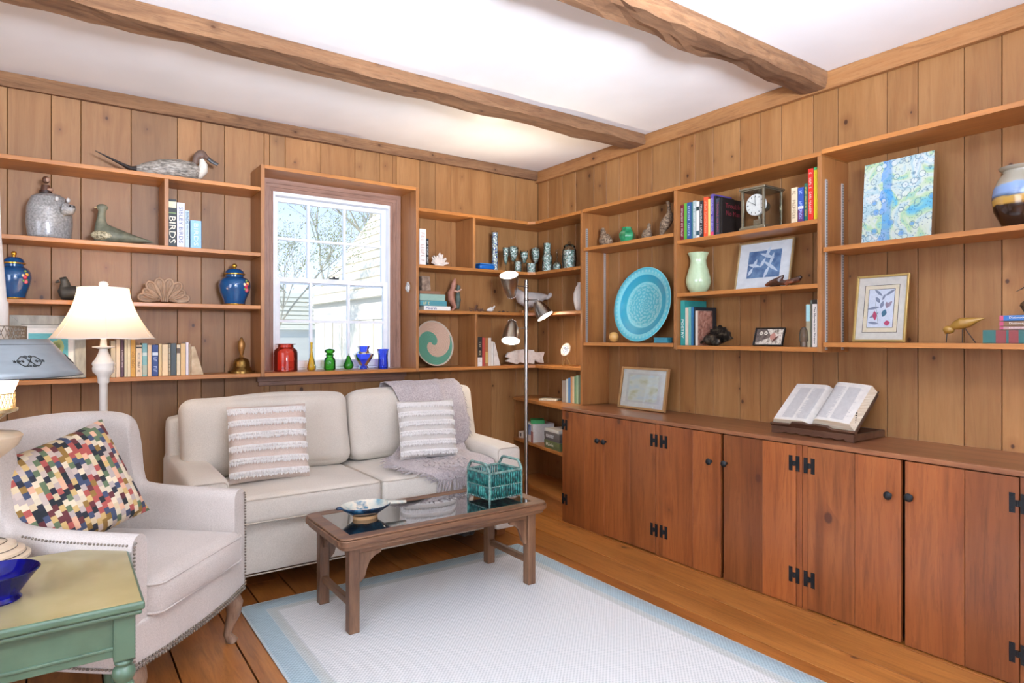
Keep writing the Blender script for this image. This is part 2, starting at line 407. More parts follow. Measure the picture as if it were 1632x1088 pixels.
# crown along the back wall (hewn timber) and cornice board along the right wall
def hewn(name, x0, x1, y0, y1, z0, z1, amp, mat=BEAM, n=70):
    g = G(); h = [Vector((0, y0, z1)), Vector((0, y0, z0)), Vector((0, y1, z0)), Vector((0, y1, z1))]
    def f(u, v):
        k = v*4; i = int(k) % 4; t = k-int(k); p = h[i].lerp(h[(i+1) % 4], t); x = x0+(x1-x0)*u
        if 0 < v and not (i == 3 and 0 < t): p = p.copy(); q = noise.noise_vector(Vector((x*3.1, i+t, y0*5)))*amp + noise.noise_vector(Vector((x*13, i*3+t*2, y0)))*amp*.5; p += Vector((0, q.y, q.z if i in (1,) or (i == 0 and t > .5) or (i == 2 and t < .5) else 0))
        return Vector((x, p.y, min(p.z, z1)))
    g.grid(f, n, 16, closev=True, sm=False)
    return struct(name, g, mat)
hewn('trim_4', -5, -.03, -.035, -.0015, 2.435, 2.504, .004)
g = G(); g.box(-.032, -.0015, -6.2, -.0015, 2.415, 2.504); struct('trim_5', g, BEAMY, bevel=.003)
hewn('trim_6', -5, -.033, -1.17, -1.03, 2.437, 2.504, .012)
hewn('trim_7', -5, -.033, -2.365, -2.225, 2.43, 2.504, .02)
hewn('trim_8', -5, -.033, -3.56, -3.42, 2.43, 2.504, .02)

# ---------------------------------------------------------------- window
WW = plain('#eef1f4', .35, name='white_window_paint')
win = bpy.data.objects.new('window_1', None); COL.objects.link(win); win.location = (-1.655, .03, .99); tag(win, None, None, kind='structure')
MAUVE = wood('weathered_window_casing', '#ac8672', '#8c6957', 'z', .5, 1.2, 0)
MAUX = wood('weathered_window_casing_x', '#ac8672', '#8c6957', 'x', .5, 1.2, 0)
g = G()
for k, (o0, o1, y) in enumerate(((0, .022, -.02), (.022, .044, -.014), (.044, .062, -.008))):
    xl, xr, zt = -2.115+o0, -1.199-o0, 2.165-o0
    g.box(xl, xl+.03, y, -.001, .997, zt); g.box(xr-.03, xr, y, -.001, .997, zt)
g.ob('window_casing', MAUVE, win, w=True, bevel=.002)
g = G()
for k, (o0, y) in enumerate(((0, -.0205), (.022, -.0145), (.044, -.0085))):
    g.box(-2.115+o0, -1.199-o0, y, -.001, 2.165-o0-.03, 2.1655-o0)
g.ob('window_casing', MAUX, win, w=True, bevel=.002)
g = G()
g.box(-2.058, -2.028, -.006, .085, .996, 2.108); g.box(-1.282, -1.252, -.006, .085, .996, 2.108); g.box(-2.028, -1.282, -.006, .085, 2.07, 2.108); g.box(-2.028, -1.282, .0, .085, .996, 1.008)
g.ob('window_frame', WW, win, w=True, bevel=.002)
def sash(name, x0, x1, z0, z1, y, rail, bot, mx, mz):
    g = G(); d = .032
    g.box(x0, x0+rail, y, y+d, z0, z1); g.box(x1-rail, x1, y, y+d, z0, z1); g.box(x0+rail, x1-rail, y, y+d, z1-rail, z1); g.box(x0+rail, x1-rail, y, y+d, z0, z0+bot)
    s = g.ob(name, WW, win, w=True, bevel=.0025)
    g = G()
    for x in mx: g.box(x-.008, x+.008, y+.004, y+d-.004, z0+bot, z1-rail)
    g.box(x0+rail, x1-rail, y+.0045, y+d-.0045, mz-.008, mz+.008)
    o = g.ob('muntins', WW, s); o.location = Vector((0, 0, 0)); me = o.data
    me.transform(Matrix.Translation(-Vector(win.location)))
    g = G(); g.box(x0+rail-.004, x1-rail+.004, y+.014, y+.018, z0+bot-.004, z1-rail+.004)
    o = g.ob('pane', PANE, s); o.data.transform(Matrix.Translation(-Vector(win.location)))
PANE = glass('clear_window_glass', '#fbfdff', .01, .0, 1.25)
sash('upper_sash', -2.028, -1.282, 1.535, 2.069, .045, .028, .03, (-1.808, -1.57), 1.815)
sash('lower_sash', -2.027, -1.283, 1.009, 1.572, .008, .03, .045, (-1.803, -1.556), 1.3)
g = G(); g.box(-1.69, -1.63, -.012, .008, 1.573, 1.58); g.cyl((-1.66, -.002, 1.58), (-1.66, -.002, 1.588), .008)
g.ob('sash_lock', IRON, win, w=True)
g = G(); g.box(-2.13, -1.17, -.02, -.001, .905, .972); g.box(-2.14, -1.16, -.032, -.001, .93, .972); g.ob('apron', MAUX, win, w=True, bevel=.006, seg=3)
g = G(); g.box(-2.055, -1.255, -.005, .12, .97, .9955); g.ob('window_sill', plain('#e9e4da', .5), win, w=True, bevel=.002)

# ---------------------------------------------------------------- built-in shelves
Dp = .24; T = .021
# z of the top faces
Z1, Z2, Z3, Z4 = 2.053, 1.68, 1.38, .995
def unit(name, label, loc): return thing(name, label, 'bookshelf', loc)
def shelf(u, x0, x1, y0, y1, z, mat, t=T, name='shelf'):
    g = G(); g.box(x0, x1, y0, y1, z-t, z); return g.ob(name, mat, u, w=True, bevel=.0015)
def upright(u, x0, x1, y0, y1, z0, z1, name='upright_panel'):
    g = G(); g.box(x0, x1, y0, y1, z0, z1); return g.ob(name, SHZ, u, w=True, bevel=.0015)
def standard(u, x, y, z0, z1, axis):
    g = G()
    if axis == 'y': g.box(x-.008, x+.008, y-.004, y, z0, z1)
    o = g.ob('shelf_standard', plain('#c9c9c6', .45, .6), u, w=True)
    g = G(); z = z0+.01
    while z < z1-.01: g.box(x-.0025, x+.0025, y-.0052, y-.004, z, z+.006); z += .013
    q = g.ob('slots', plain('#3b3a38', .6), o); q.data.transform(Matrix.Translation(-Vector(u.location)))
u = unit('wall_bookshelf', 'pine wall bookshelf of four long boards left of the window', (-3.3, -.12, Z4))
for z in (Z1, Z2, Z3): shelf(u, -4.6, -2.172, -Dp, -.001, z, SHX)
g = G(); g.box(-4.6, -2.172, -Dp, -.001, Z4-T, Z4); g.ob('shelf', SHX, u, w=True, bevel=.0015)
xd = BX(262, -Dp); upright(u, xd, xd+.02, -Dp+.001, -.001, Z2, Z1-T)
u = unit('window_surround', 'deep pine box frame around the window with a sill board holding coloured glass', (-1.67, -.12, Z4))
upright(u, -2.171, -2.15, -Dp-.002, -.001, Z4-T, 2.183, 'side_board'); upright(u, -1.196, -1.175, -Dp-.002, -.001, Z4-T, 2.183, 'side_board')
shelf(u, -2.15, -1.196, -Dp-.002, -.001, 2.183, SHX, name='head_board'); shelf(u, -2.15, -1.196, -Dp-.002, -.034, Z4, SHX, name='sill_board')
g = G(); g.box(-2.15, -1.196, -.0335, -.001, Z4-.02, Z4+.0005); g.ob('stool', plain('#efe8de', .5), u, w=True)
# corner unit: L shaped boards
u = unit('corner_bookshelf', 'L-shaped pine corner bookshelf between the window and the tall upright by the cabinets', (-.6, -.12, Z4))
D1 = -.782
for z in (Z1, Z2, Z3, Z4):
    g = G(); g.prismz([(-1.174, -.001), (-1.174, -Dp), (-Dp-.04, -Dp), (-Dp, -Dp-.04), (-Dp, D1), (-.001, D1), (-.001, -.001)], z-T, z); g.ob('shelf', SHX, u, w=True, bevel=.0015)
xd = BX(754, -Dp); upright(u, xd, xd+.02, -Dp+.001, -.001, Z2, Z1-T)
xd = BX(757.5, -Dp); upright(u, xd, xd+.02, -Dp+.001, -.001, Z4, Z3-T)
u = unit('tall_bookshelf', 'open pine bay with adjustable shelves holding the turquoise plate, beside the corner', (-.12, -1.2, .744))
upright(u, -Dp-.004, -.001, D1-.021, D1-.001, .745, 2.055)
shelf(u, -Dp-.004, -.001, -1.584, D1-.022, 2.055, SHY); shelf(u, -Dp, -.012, -1.58, D1-.026, 1.797, SHY); shelf(u, -Dp, -.012, -1.58, D1-.026, 1.165, SHY)
standard(u, -.205, D1-.021, 1.15, 1.93, 'y'); standard(u, -.04, D1-.021, 1.15, 1.93, 'y')
u = unit('wall_bookshelf', 'boxed pine wall bookshelf with the clock and the pale green vase', (-.12, -2, 1.13))
upright(u, -Dp-.004, -.001, -1.605, -1.585, 1.13, 2.034); upright(u, -Dp-.004, -.001, -2.452, -2.432, 1.13, 2.039)
shelf(u, -Dp-.006, -.001, -2.452, -1.585, 2.055, SHY); 
for z in (1.748, 1.449, 1.153): shelf(u, -Dp, -.001, -2.4315, -1.6055, z, SHY)
u = unit('wall_bookshelf', 'right-hand pine wall shelves with the abstract painting and the gold framed print', (-.12, -3, 1.15))
shelf(u, -Dp-.006, -.001, -3.9, -2.4525, 2.062, SHY)
for z in (1.612, 1.176): shelf(u, -Dp, -.012, -3.9, -2.457, z, SHY)
standard(u, -.205, -2.4525, 1.14, 1.93, 'y'); standard(u, -.06, -2.4525, 1.14, 1.93, 'y')
# lower corner unit
u = unit('low_bookshelf', 'low pine shelves in the corner with board games, left of the cabinets', (-.15, -.4, 0))
def taper(z, t, dx=0, name='shelf'):
    g = G(); g.prismz([(-.001, -.002), (-.24-dx, -.002), (-.395-dx, -.80), (-.001, -.80)], z-t, z); return g.ob(name, SHY, u, w=True, bevel=.0015)
taper(.743, .022, .01); taper(.43, .02); taper(.125, .022)
g = G(); g.prismz([(-.20, -.002), (-.225, -.002), (-.385, -.80), (-.36, -.80)], 0, .102); g.ob('toe_board', SHY, u, w=True)
upright(u, -.235, -.001, -.022, -.002, .126, .72)

# ---------------------------------------------------------------- cabinets
FX = -.40
g = G(); cy = lambda p: RY(p, FX)
ct = thing('countertop', 'long red-brown wooden counter top over the low cabinets', 'countertop', (-.2, -2.2, .722))
g.box(-.425, -.001, -4.4, -.8025, .7225, .7435); g.ob('board', CTR, ct, w=True, bevel=.004, seg=3)
g = G(); g.pl = .8
def hinge(par, y, z):
    g = G(); h = .034
    for s in (-1, 1): g.box(FX-.024, FX-.0215, y+s*.0165-.0085, y+s*.0165+.0085, z-h, z+h)
    g.box(FX-.0245, FX-.0215, y-.012, y+.012, z-.01, z+.01); g.cyl((FX-.025, y, z-.011), (FX-.025, y, z+.011), .004, seg=8)
    for s in (-1, 1):
        for t in (-.025, .025): g.ball((FX-.0245, y+s*.016, z+t), .0022, 8, 4)
    return g.ob('hinge', IRON, par, w=True)
def cabinet(label, y0, y1, doors, stiles):
    t = thing('cabinet', label, 'cabinet', (-.2, (y0+y1)/2, 0))
    g = G(); g.pl = .3
    g.box(FX+.012, -.002, y1+.001, y0-.001, .02, .03); g.box(-.02, -.002, y1+.001, y0-.001, .03, .721)
    g.box(FX+.012, -.021, y0-.02, y0-.001, .03, .721); g.box(FX+.012, -.021, y1+.001, y1+.02, .03, .721)
    g.ob('carcass', plain('#2a170c', .8), t, w=True)
    for (a, b) in stiles: g = G(); g.pl = random.random(); g.box(FX-.018, FX+.0115, b+.0006, a-.0006, .0, .7215); g.ob('stile', CAB, t, w=True, bevel=.001)
    for (a, b, zb, seams, knob, kz, hs) in doors:
        g = G(); ss = [a]+[cy(p) for p in seams]+[b]
        d = bpy.data.objects.new
        for p, q in zip(ss, ss[1:]): g.pl = random.random(); g.box(FX-.0215, FX, q+.0008, p-.0008, zb, .7185)
        o = g.ob('door', CAB, t, w=True, bevel=.0012, seg=1)
        off = Matrix.Translation(-Vector(t.location))
        g = G(); g.lathe([(0, 0), (.007, .0), (.006, .012), (.013, .017), (.0165, .024), (.013, .031), (.005, .034), (0, .034)], 20, Matrix.Translation((FX-.0215, cy(knob), kz)) @ Matrix.Rotation(-PI/2, 4, 'Y'))
        k = g.ob('knob', IRON, o); k.data.transform(off)
        for (hp, hz) in hs:
            h = hinge(None, cy(hp), hz); h.parent = o; h.data.transform(off)
    return t
random.seed(21)
e = [cy(p) for p in (897.5, 903, 967, 1048.5, 1060, 1152.5, 1157, 1272.5, 1291.5, 1440, 1446)]
e[0] = -.803
cabinet('wooden cabinet whose two doors meet with knobs side by side, nearest the corner', -.803, (e[3]+e[4])/2,
        [(e[1], e[2], .0, (935,), 959.5, RZ(958, 701, FX), [(904, RZ(904, 676, FX)), (904, RZ(904, 794, FX))]),
         (e[2]-.001, e[3], .008, (1008,), 969.5, RZ(968, 703, FX), [(1046.5, RZ(1048, 701, FX)), (1046.5, RZ(1048, 843, FX))])],
        [(-.803, e[1]-.0), (e[3]-.001, (e[3]+e[4])/2)])
c2 = (e[3]+e[4])/2-.0012
cabinet('middle wooden cabinet with a dark gap between its two knobs, left of the open book', c2, (e[7]+e[8])/2,
        [(e[4], e[5], .003, (1108,), 1138, RZ(1138, 734, FX), [(1062, RZ(1060, 703, FX)), (1062, RZ(1060, 846, FX))]),
         (e[6], e[7], .003, (1219,), 1162, RZ(1161, 737, FX), [(1270, RZ(1270, 737, FX)), (1270, RZ(1270, 914, FX))])],
        [(c2, e[4]+.001), (e[7]-.001, (e[7]+e[8])/2)])
c3 = (e[7]+e[8])/2-.0012; e11 = RY(1628, FX); e12 = e11-.05
cabinet('large wooden cabinet below the open book, with two black round knobs side by side', c3, e12,
        [(e[8], e[9], .006, (1366,), 1423, RZ(1422, 787, FX), [(1294, RZ(1292, 741, FX)), (1294, RZ(1292, 921, FX))]),
         (e[10], e11, .004, (1541,), 1456, RZ(1455, 790, FX), [(1626, RZ(1630, 801, FX)), (1626, RZ(1630, 1040, FX))])],
        [(c3, e[8]+.001), (e11-.001, e12)])
c4 = e12-.0012; pxs = lambda yy: U0+F0*(((FX-CX)*K-(yy-CY)*S)/((FX-CX)*S+(yy-CY)*K))
cabinet('end wooden cabinet cut off by the right edge of the picture', c4, -4.4, [(c4-.05, -4.05, .004, (), pxs(-3.95), .53, [(pxs(c4-.048), .6), (pxs(c4-.048), .15)])], [(c4, c4-.05), (-4.05, -4.4)])
# ================================================================ rug
def rug_mat():
    m, nt, b = nm('woven_rug'); tcx = nt.nodes.new('ShaderNodeTexCoord'); sx = nt.nodes.new('ShaderNodeSeparateXYZ'); lk(nt, tcx.outputs['Object'], sx.inputs[0])
    hx, hy = .76, 1.225
    dx = math_(nt, 'SUBTRACT', hx, math_(nt, 'ABSOLUTE', sx.outputs[0])); dy = math_(nt, 'SUBTRACT', hy, math_(nt, 'ABSOLUTE', sx.outputs[1]))
    d = math_(nt, 'MINIMUM', dx, dy)
    c = ramp(nt, math_(nt, 'MULTIPLY', d, 4.0), [(0, '#d9e2e2'), (.05, '#aec4cc'), (.36, '#aec4cc'), (.37, '#cdd6d6'), (.385, '#c3cccb'), (.5, '#c9cdc8'), (.54, '#d3d7d7'), (.55, '#e4e6e5')], 'LINEAR')
    u = math_(nt, 'SINE', math_(nt, 'MULTIPLY', sx.outputs[0], 390.0)); v = math_(nt, 'SINE', math_(nt, 'MULTIPLY', sx.outputs[1], 390.0))
    wv = math_(nt, 'MULTIPLY', u, v)
    f = ramp(nt, math_(nt, 'MULTIPLY_ADD', wv, .5, .5), [(.2, '#bfc6c8'), (.6, '#ffffff')])
    lk(nt, mix(nt, .55, c, f, 'MULTIPLY'), b.inputs['Base Color']); b.inputs['Roughness'].default_value = .9
    bump(nt, b, wv, .0015, .5); return m
t = thing('rug', 'cream woven area rug with a pale blue border on the plank floor', 'rug', (-1.70, -2.255, 0))
g = G(); g.rbox((0, 0, .0045), (.76, 1.225, .004), .004, 12); g.ob('woven_field', rug_mat(), t)

# ================================================================ sofa
CREAM = cloth('cream_sofa_linen', '#e2dacd', '#d3cabc', 300)
CREAMW = cloth('cream_welt', '#cfc5b5', '#bfb4a4', 300)
t = thing('sofa', 'cream two-seat slipcovered sofa under the window', 'sofa', (-1.755, -.52, 0))
g = G(); g.rbox((-1.755, -.51, .225), (.80, .415, .125), .02, 6); g.ob('base', CREAM, t, w=True)
def rrect(cx, cy, hx, hy, z, r=.03, n=5):
    pts = []
    for (sx, sy, a) in ((1, 1, 0), (-1, 1, 90), (-1, -1, 180), (1, -1, 270)):
        for i in range(n+1):
            q = math.radians(a+90*i/n); pts.append((cx+sx*(hx-r)+r*math.cos(q), cy+sy*(hy-r)+r*math.sin(q), z))
    return pts+[pts[0]]
g = G(); g.tube([(-2.555, -.929, .1), (-.955, -.929, .1)], .0035, 6); g.ob('skirt_welt', CREAMW, t, w=True)
def arm(x0, x1):
    g = G(); g.rbox(((x0+x1)/2, -.53, .325), ((x1-x0)/2, .42, .245), .028, 10, (0, 0, .006), Matrix.Rotation(.028, 4, 'X'))
    a = g.ob('arm', CREAM, t, w=True)
    g = G(); f = rrect((x0+x1)/2, 0, (x1-x0)/2-.012, .215, 0, .025)
    pts = [(x, -.951+.0*z, .335+y) for (x, y, z) in f]
    g.tube(pts[:-1]+[pts[0]], .0035, 6, caps=False); q = g.ob('welt', CREAMW, a); q.data.transform(Matrix.Translation(-Vector(t.location)))
arm(-2.652, -2.475); arm(-1.035, -.862)
g = G(); g.rbox((-1.757, -.19, .44), (.885, .085, .345), .05, 12); g.ob('back_frame', CREAM, t, w=True)
def seatc(x0, x1):
    g = G(); g.rbox(((x0+x1)/2, -.64, .405), ((x1-x0)/2, .335, .062), .028, 14, (0, 0, .018), nz=.003, ns=5)
    a = g.ob('seat_cushion', CREAM, t, w=True)
    g = G()
    for z in (.351, .457):
        p = rrect((x0+x1)/2, -.64, (x1-x0)/2-.004, .333, z, .03); g.tube(p, .0035, 6, caps=False)
    q = g.ob('welt', CREAMW, a); q.data.transform(Matrix.Translation(-Vector(t.location)))
seatc(-2.466, -1.753); seatc(-1.749, -1.042)
for (x0, x1) in ((-2.60, -1.722), (-1.716, -.868)):
    g = G(); g.rbox(((x0+x1)/2, -.375, .672), ((x1-x0)/2, .09, .205), .06, 16, (.0, .045, .012), Matrix.Rotation(-.2, 4, 'X'), nz=.012, ns=3.2)
    g.ob('back_cushion', CREAM, t, w=True)
WF = wood('sofa_foot_wood', '#9a6236', '#7a4521', 'z', .4, 1, 0)
for (x, y) in ((-.915, -.79), (-2.6, -.79), (-.915, -.2), (-2.6, -.2)):
    g = G(); v = [(-.04, -.04), (.04, -.04), (.04, .04), (-.04, .04)]
    a = [g.V((x+p[0]*.72, y+p[1]*.72, 0)) for p in v]; b = [g.V((x+p[0], y+p[1], .1)) for p in v]
    g.F(a[::-1]); g.F(b)
    for i in range(4): g.F([a[i], a[(i+1) % 4], b[(i+1) % 4], b[i]])
    g.ob('foot', WF, t, w=True, bevel=.002)
# ---- scatter cushions with fringed stripes
def fringed(label, cx, cy, cz, w_, h_, t_, rx, rz, base, stripe):
    t = thing('throw_pillow', label, 'pillow', (cx, cy, cz-h_/2), rz)
    M = Matrix.Translation((0, 0, h_/2)) @ Matrix.Rotation(rx, 4, 'X')
    g = G(); g.pillow(w_, h_, t_, 26, M, .03); g.ob('cover', base, t)
    random.seed(int(cx*100))
    def surf(a, b):
        e = max(0, 1-a**4)*max(0, 1-b**4); th = t_*.5*(e**.55); k = 1-.03*(1-b*b)*abs(a)**3; k2 = 1-.03*(1-a*a)*abs(b)**3
        return Vector((a*w_/2*k, -th-.002, b*h_/2*k2))
    for r in range(6):
        b0 = .88-r*.33; g = G()
        for row in (0, .075):
            n = 64
            for i in range(n):
                a = -.985+1.97*i/(n-1); p = surf(a, b0-row); d = Vector((random.uniform(-.004, .004), -random.uniform(.003, .007), -random.uniform(.008, .017)))
                q = Vector((0, 0, .004)); s = .0035
                g.tube([M @ (p+q), M @ (p+Vector((0, -.004, 0))+d*.5), M @ (p+d)], [s, s*1.1, s*.5], 5)
            g.tube([M @ surf(-.985+1.97*i/30, b0-row+.02) for i in range(31)], .003, 6)
        g.ob('fringe_stripe', stripe, t)
    return t
PB1 = cloth('pillow_pinkish_linen', '#dccabd', '#cdb9ab', 260); PB2 = cloth('pillow_white_linen', '#dcd6ce', '#cec7be', 260)
FR = cloth('cotton_fringe', '#f6f3ef', '#ebe7e2', 300)
fringed('square cream pillow with white fringed stripes on the left half of the sofa', BX(428, -.65), -.65, .665, .385, .385, .13, -.30, -.10, PB1, FR)
fringed('square white pillow with fringed stripes leaning on the grey throw', BX(682, -.69), -.68, .662, .34, .34, .12, -.30, -.22, PB2, FR)
# ---- throw blanket
THR = cloth('grey_lilac_knit', '#c9c0bf', '#a79d9e', 130, str_=1)
t = thing('throw_blanket', 'lilac-grey knitted throw with fringe draped over the right sofa cushion', 'blanket', (-1.35, -.5, .46))
prof = [(-.235, .62), (-.235, .76), (-.245, .86), (-.285, .912), (-.365, .925), (-.435, .90), (-.512, .79), (-.56, .69), (-.582, .6), (-.592, .53), (-.64, .497), (-.72, .494), (-.84, .494), (-.94, .486), (-.985, .46), (-.992, .42)]
xl = [-1.46, -1.46, -1.47, -1.475, -1.47, -1.45, -1.43, -1.43, -1.45, -1.50, -1.56, -1.60, -1.62, -1.60, -1.50, -1.44]
xr = [-.98, -.98, -.985, -.99, -.99, -.985, -.985, -.99, -1.0, -1.04, -1.05, -1.05, -1.05, -1.05, -1.06, -1.10]
def lerp(a, f): i = min(int(f*(len(a)-1)), len(a)-2); t_ = f*(len(a)-1)-i; return a[i]*(1-t_)+a[i+1]*t_
py_, pz_ = [p[0] for p in prof], [p[1] for p in prof]
def thr(u, v):
    x = lerp(xl, v)*(1-u)+lerp(xr, v)*u; y = lerp(py_, v); z = lerp(pz_, v)
    n = noise.noise(Vector((x*9, v*6, 1.3)))*.010 + abs(noise.noise(Vector((x*16+v*5, v*3, 4))))*.014
    if v > .58: z += n*1.4+.002
    else: y -= n*.8+.002; z += n*.5
    return Vector((x+noise.noise(Vector((v*8, u*3, 9)))*.012, y, z))
g = G(); g.grid(thr, 54, 80); bl = g.ob('knit', THR, t, w=True, solid=.006)
g = G(); random.seed(5)
def strand(p, d, n=5, r=.0028):
    pts = [p]
    for i in range(n):
        q = pts[-1]+d/n+Vector((random.uniform(-.006, .006), random.uniform(-.004, .004), 0)); pts.append(q)
    g.tube(pts, [r*1.4]+[r]*(len(pts)-2)+[r*.5], 5)
for i in range(70):
    u = i/69; p = thr(u, 1.0); strand(p, Vector((random.uniform(-.03, .01), -.006, -random.uniform(.05, .085))))
for i in range(60):
    v = .66+.34*i/59; p = thr(0, v); strand(p+Vector((0, 0, .004)), Vector((-random.uniform(.03, .07), random.uniform(-.04, -.01), -.003)))
for i in range(60):
    v = .70+.3*i/59; p = thr(.25+.5*((i*7) % 13)/13, v)+Vector((0, 0, .006)); strand(p, Vector((random.uniform(-.05, .02), -random.uniform(.03, .06), .0)))
for i in range(40):
    v = .25+.3*i/39; p = thr(1, v); strand(p, Vector((random.uniform(.0, .02), -.004, -random.uniform(.015, .03))), 3, .002)
g.ob('fringe', THR, t, w=True)

# ================================================================ coffee table
TW = wood('aged_elm', '#946c4c', '#5f3e28', 'x', .5, 1.8, .15, coat=.15, kn='#2e1d13'); TWZ = wood('aged_elm_leg', '#8f6a4c', '#573a28', 'z', .5, 1.8, .15, coat=.1, kn='#2e1d13')
TWY = wood('aged_elm_side', '#8c6646', '#573a26', 'y', .5, 1.8, .15, coat=.1, kn='#2e1d13')
tx, ty, hx, hy = -1.688, -1.372, .522, .238
t = thing('coffee_table', 'old brown wooden coffee table with a dark glass top standing on the rug', 'table', (tx, ty, .0085))
def ring(g, o, i, z0, z1, r=.045, n=6):
    A = rrect(tx, ty, hx+o, hy+o, 0, r+o, n)[:-1]; B = [(tx+max(-hx-i, min(hx+i, (x-tx)*9)), ty+max(-hy-i, min(hy+i, (y-ty)*9))) for x, y, z in A]
    B = [(tx+math.copysign(hx+i, x-tx), ty+math.copysign(hy+i, y-ty)) for x, y, z in A]
    m = len(A); P = [[g.V((a[0], a[1], z)) for a in A] for z in (z0, z1)]; Q = [[g.V((b[0], b[1], z)) for b in B] for z in (z0, z1)]
    for k in range(m):
        j = (k+1) % m; g.F([P[0][k], P[0][j], P[1][j], P[1][k]]); g.F([P[1][k], P[1][j], Q[1][j], Q[1][k]]) if (B[k] != B[j]) else g.F([P[1][k], P[1][j], Q[1][k]])
        g.F([P[0][j], P[0][k], Q[0][k], Q[0][j]]) if (B[k] != B[j]) else g.F([P[0][j], P[0][k], Q[0][k]])
        if B[k] != B[j]: g.F([Q[0][k], Q[0][j], Q[1][j], Q[1][k]])
    bmesh.ops.remove_doubles(g.bm, verts=g.bm.verts, dist=1e-5)
g = G(); ring(g, -.004, -.062, .395, .404); ring(g, 0, -.062, .37, .395); g.ob('top_frame', TW, t, w=True, bevel=.005, seg=3)
g = G(); ring(g, -.014, -.06, .352, .3695); g.ob('top_moulding', TW, t, w=True, bevel=.005, seg=3)
gm, nt, b = nm('smoked_glass_top'); b.inputs['Base Color'].default_value = L('#1a2022'); b.inputs['Roughness'].default_value = .05; b.inputs['Coat Weight'].default_value = 1.0; b.inputs['Specular IOR Level'].default_value = .9; b.inputs['IOR'].default_value = 1.9
g = G(); g.box(tx-hx+.061, tx+hx-.061, ty-hy+.061, ty+hy-.061, .388, .4015); g.ob('glass_panel', gm, t, w=True)
lx0, lx1, ly0, ly1 = -2.138, -1.246, -1.55, -1.195
for (x, y) in ((lx0, ly0), (lx1, ly0), (lx0, ly1), (lx1, ly1)):
    g = G(); g.box(x-.022, x+.022, y-.022, y+.022, .0085, .352); g.ob('leg', TWZ, t, w=True, bevel=.003)
for x in (lx0, lx1): 
    g = G(); g.box(x-.011, x+.011, ly0+.0222, ly1-.0222, .105, .135); g.ob('stretcher', TWY, t, w=True, bevel=.003)
    g = G(); g.box(x-.008, x+.008, ly0+.0222, ly1-.0222, .325, .3515); g.ob('apron', TWY, t, w=True)
for y in (ly0, ly1):
    g = G(); g.box(lx0+.0222, lx1-.0222, y-.008, y+.008, .325, .3515); g.ob('apron', TW, t, w=True)
    for (x, s) in ((lx0+.0222, 1), (lx1-.0222, -1)):
        pl = [(0, 0), (.1, 0), (.098, -.012), (.07, -.022), (.048, -.04), (.036, -.07), (.028, -.1), (.012, -.118), (0, -.118)]
        g = G(); g.prism([(s*a, c) for a, c in pl], y-.009, y+.009, Matrix.Translation((x, 0, .3245))); g.ob('bracket', TWZ, t, w=True, bevel=.002)
for x in (lx0, lx1):
    for (y, s) in ((ly0+.0222, 1), (ly1-.0222, -1)):
        g = G(); pl = [(0, 0), (.05, 0), (.045, -.02), (.02, -.035), (.012, -.06), (0, -.062)]
        g.prism([(s*a, c) for a, c in pl], -.008, .008, Matrix.Translation((x, y, .3245)) @ Matrix.Rotation(PI/2, 4, 'Z')); g.ob('bracket', TWZ, t, w=True, bevel=.002)
ZT = .4045+.0
# fish-shaped bowl
p = onz(585, 826, .4015)
t = thing('bowl', 'blue and cream glazed pottery bowl with a spout handle on the coffee table', 'bowl', (p.x, p.y+.02, .4018))
BG = speck('blue_glaze', [(.3, '#0e2438'), (.55, '#163a58'), (.68, '#2f6a8c'), (.8, '#a9c4cc')], 22, .12, .6)
BGI = speck('pale_glaze', [(.3, '#5f8f9e'), (.45, '#c9cfc4'), (.6, '#e2d8c4'), (.7, '#49778f')], 16, .12, .6)
g = G(); g.lathe([(0, 0), (.045, 0), (.047, .014), (.0, .014)], 32, sx=1.2); g.ob('foot_ring', plain('#c49a6a', .6), t)
g = G(); g.lathe([(.02, .0145), (.05, .0145), (.085, .04), (.1, .052), (.102, .056), (.098, .058)], 40, sx=1.12, sy=.9); g.ob('outside', BG, t)
g = G(); g.lathe([(.0985, .0582), (.09, .052), (.06, .028), (.03, .02), (0, .019)], 40, sx=1.12, sy=.9); g.ob('inside', BGI, t)
g = G(); g.tube([(.1, 0, .052), (.135, -.005, .05), (.165, -.01, .047), (.19, -.012, .045)], [(.03, .012), (.022, .009), (.014, .008), (.009, .007)], 14); g.ob('handle', BGI, t)
g = G(); g.lathe([(.006, -.004), (.014, -.002), (.016, .002), (.013, .005), (.006, .004), (.006, -.004)], 20, Matrix.Translation((-.118, 0, .056))); g.ob('loop_lug', BG, t)
# teal basket
pts = [onz(746.5, 793, .4), onz(779.6, 805, .4), onz(830.5, 794.5, .4)]
A, B, C_ = pts; ex = (C_-B); ey = (A-B); wx, wy = ex.length, ey.length; rz = math.atan2(ex.y, ex.x)
t = thing('basket', 'open-topped teal painted bamboo basket with two handles on the coffee table', 'basket', B+ex/2+ey/2+Vector((0, 0, .002)), rz)
TEAL = speck('teal_painted_bamboo', [(.25, '#0c2224'), (.42, '#174a4a'), (.55, '#257670'), (.7, '#4fa89c')], 45, .5)
TG = speck('grey_teal_cane', [(.3, '#3f5a54'), (.6, '#7fa096')], 60, .6)
hx2, hy2 = wx/2, wy/2; hb = .15
g = G()
for (x, y) in ((-hx2, -hy2), (hx2, -hy2), (hx2, hy2), (-hx2, hy2)): g.cyl((x, y, 0), (x, y, hb+.004), .0055, seg=8)
g.ob('corner_posts', TG, t)
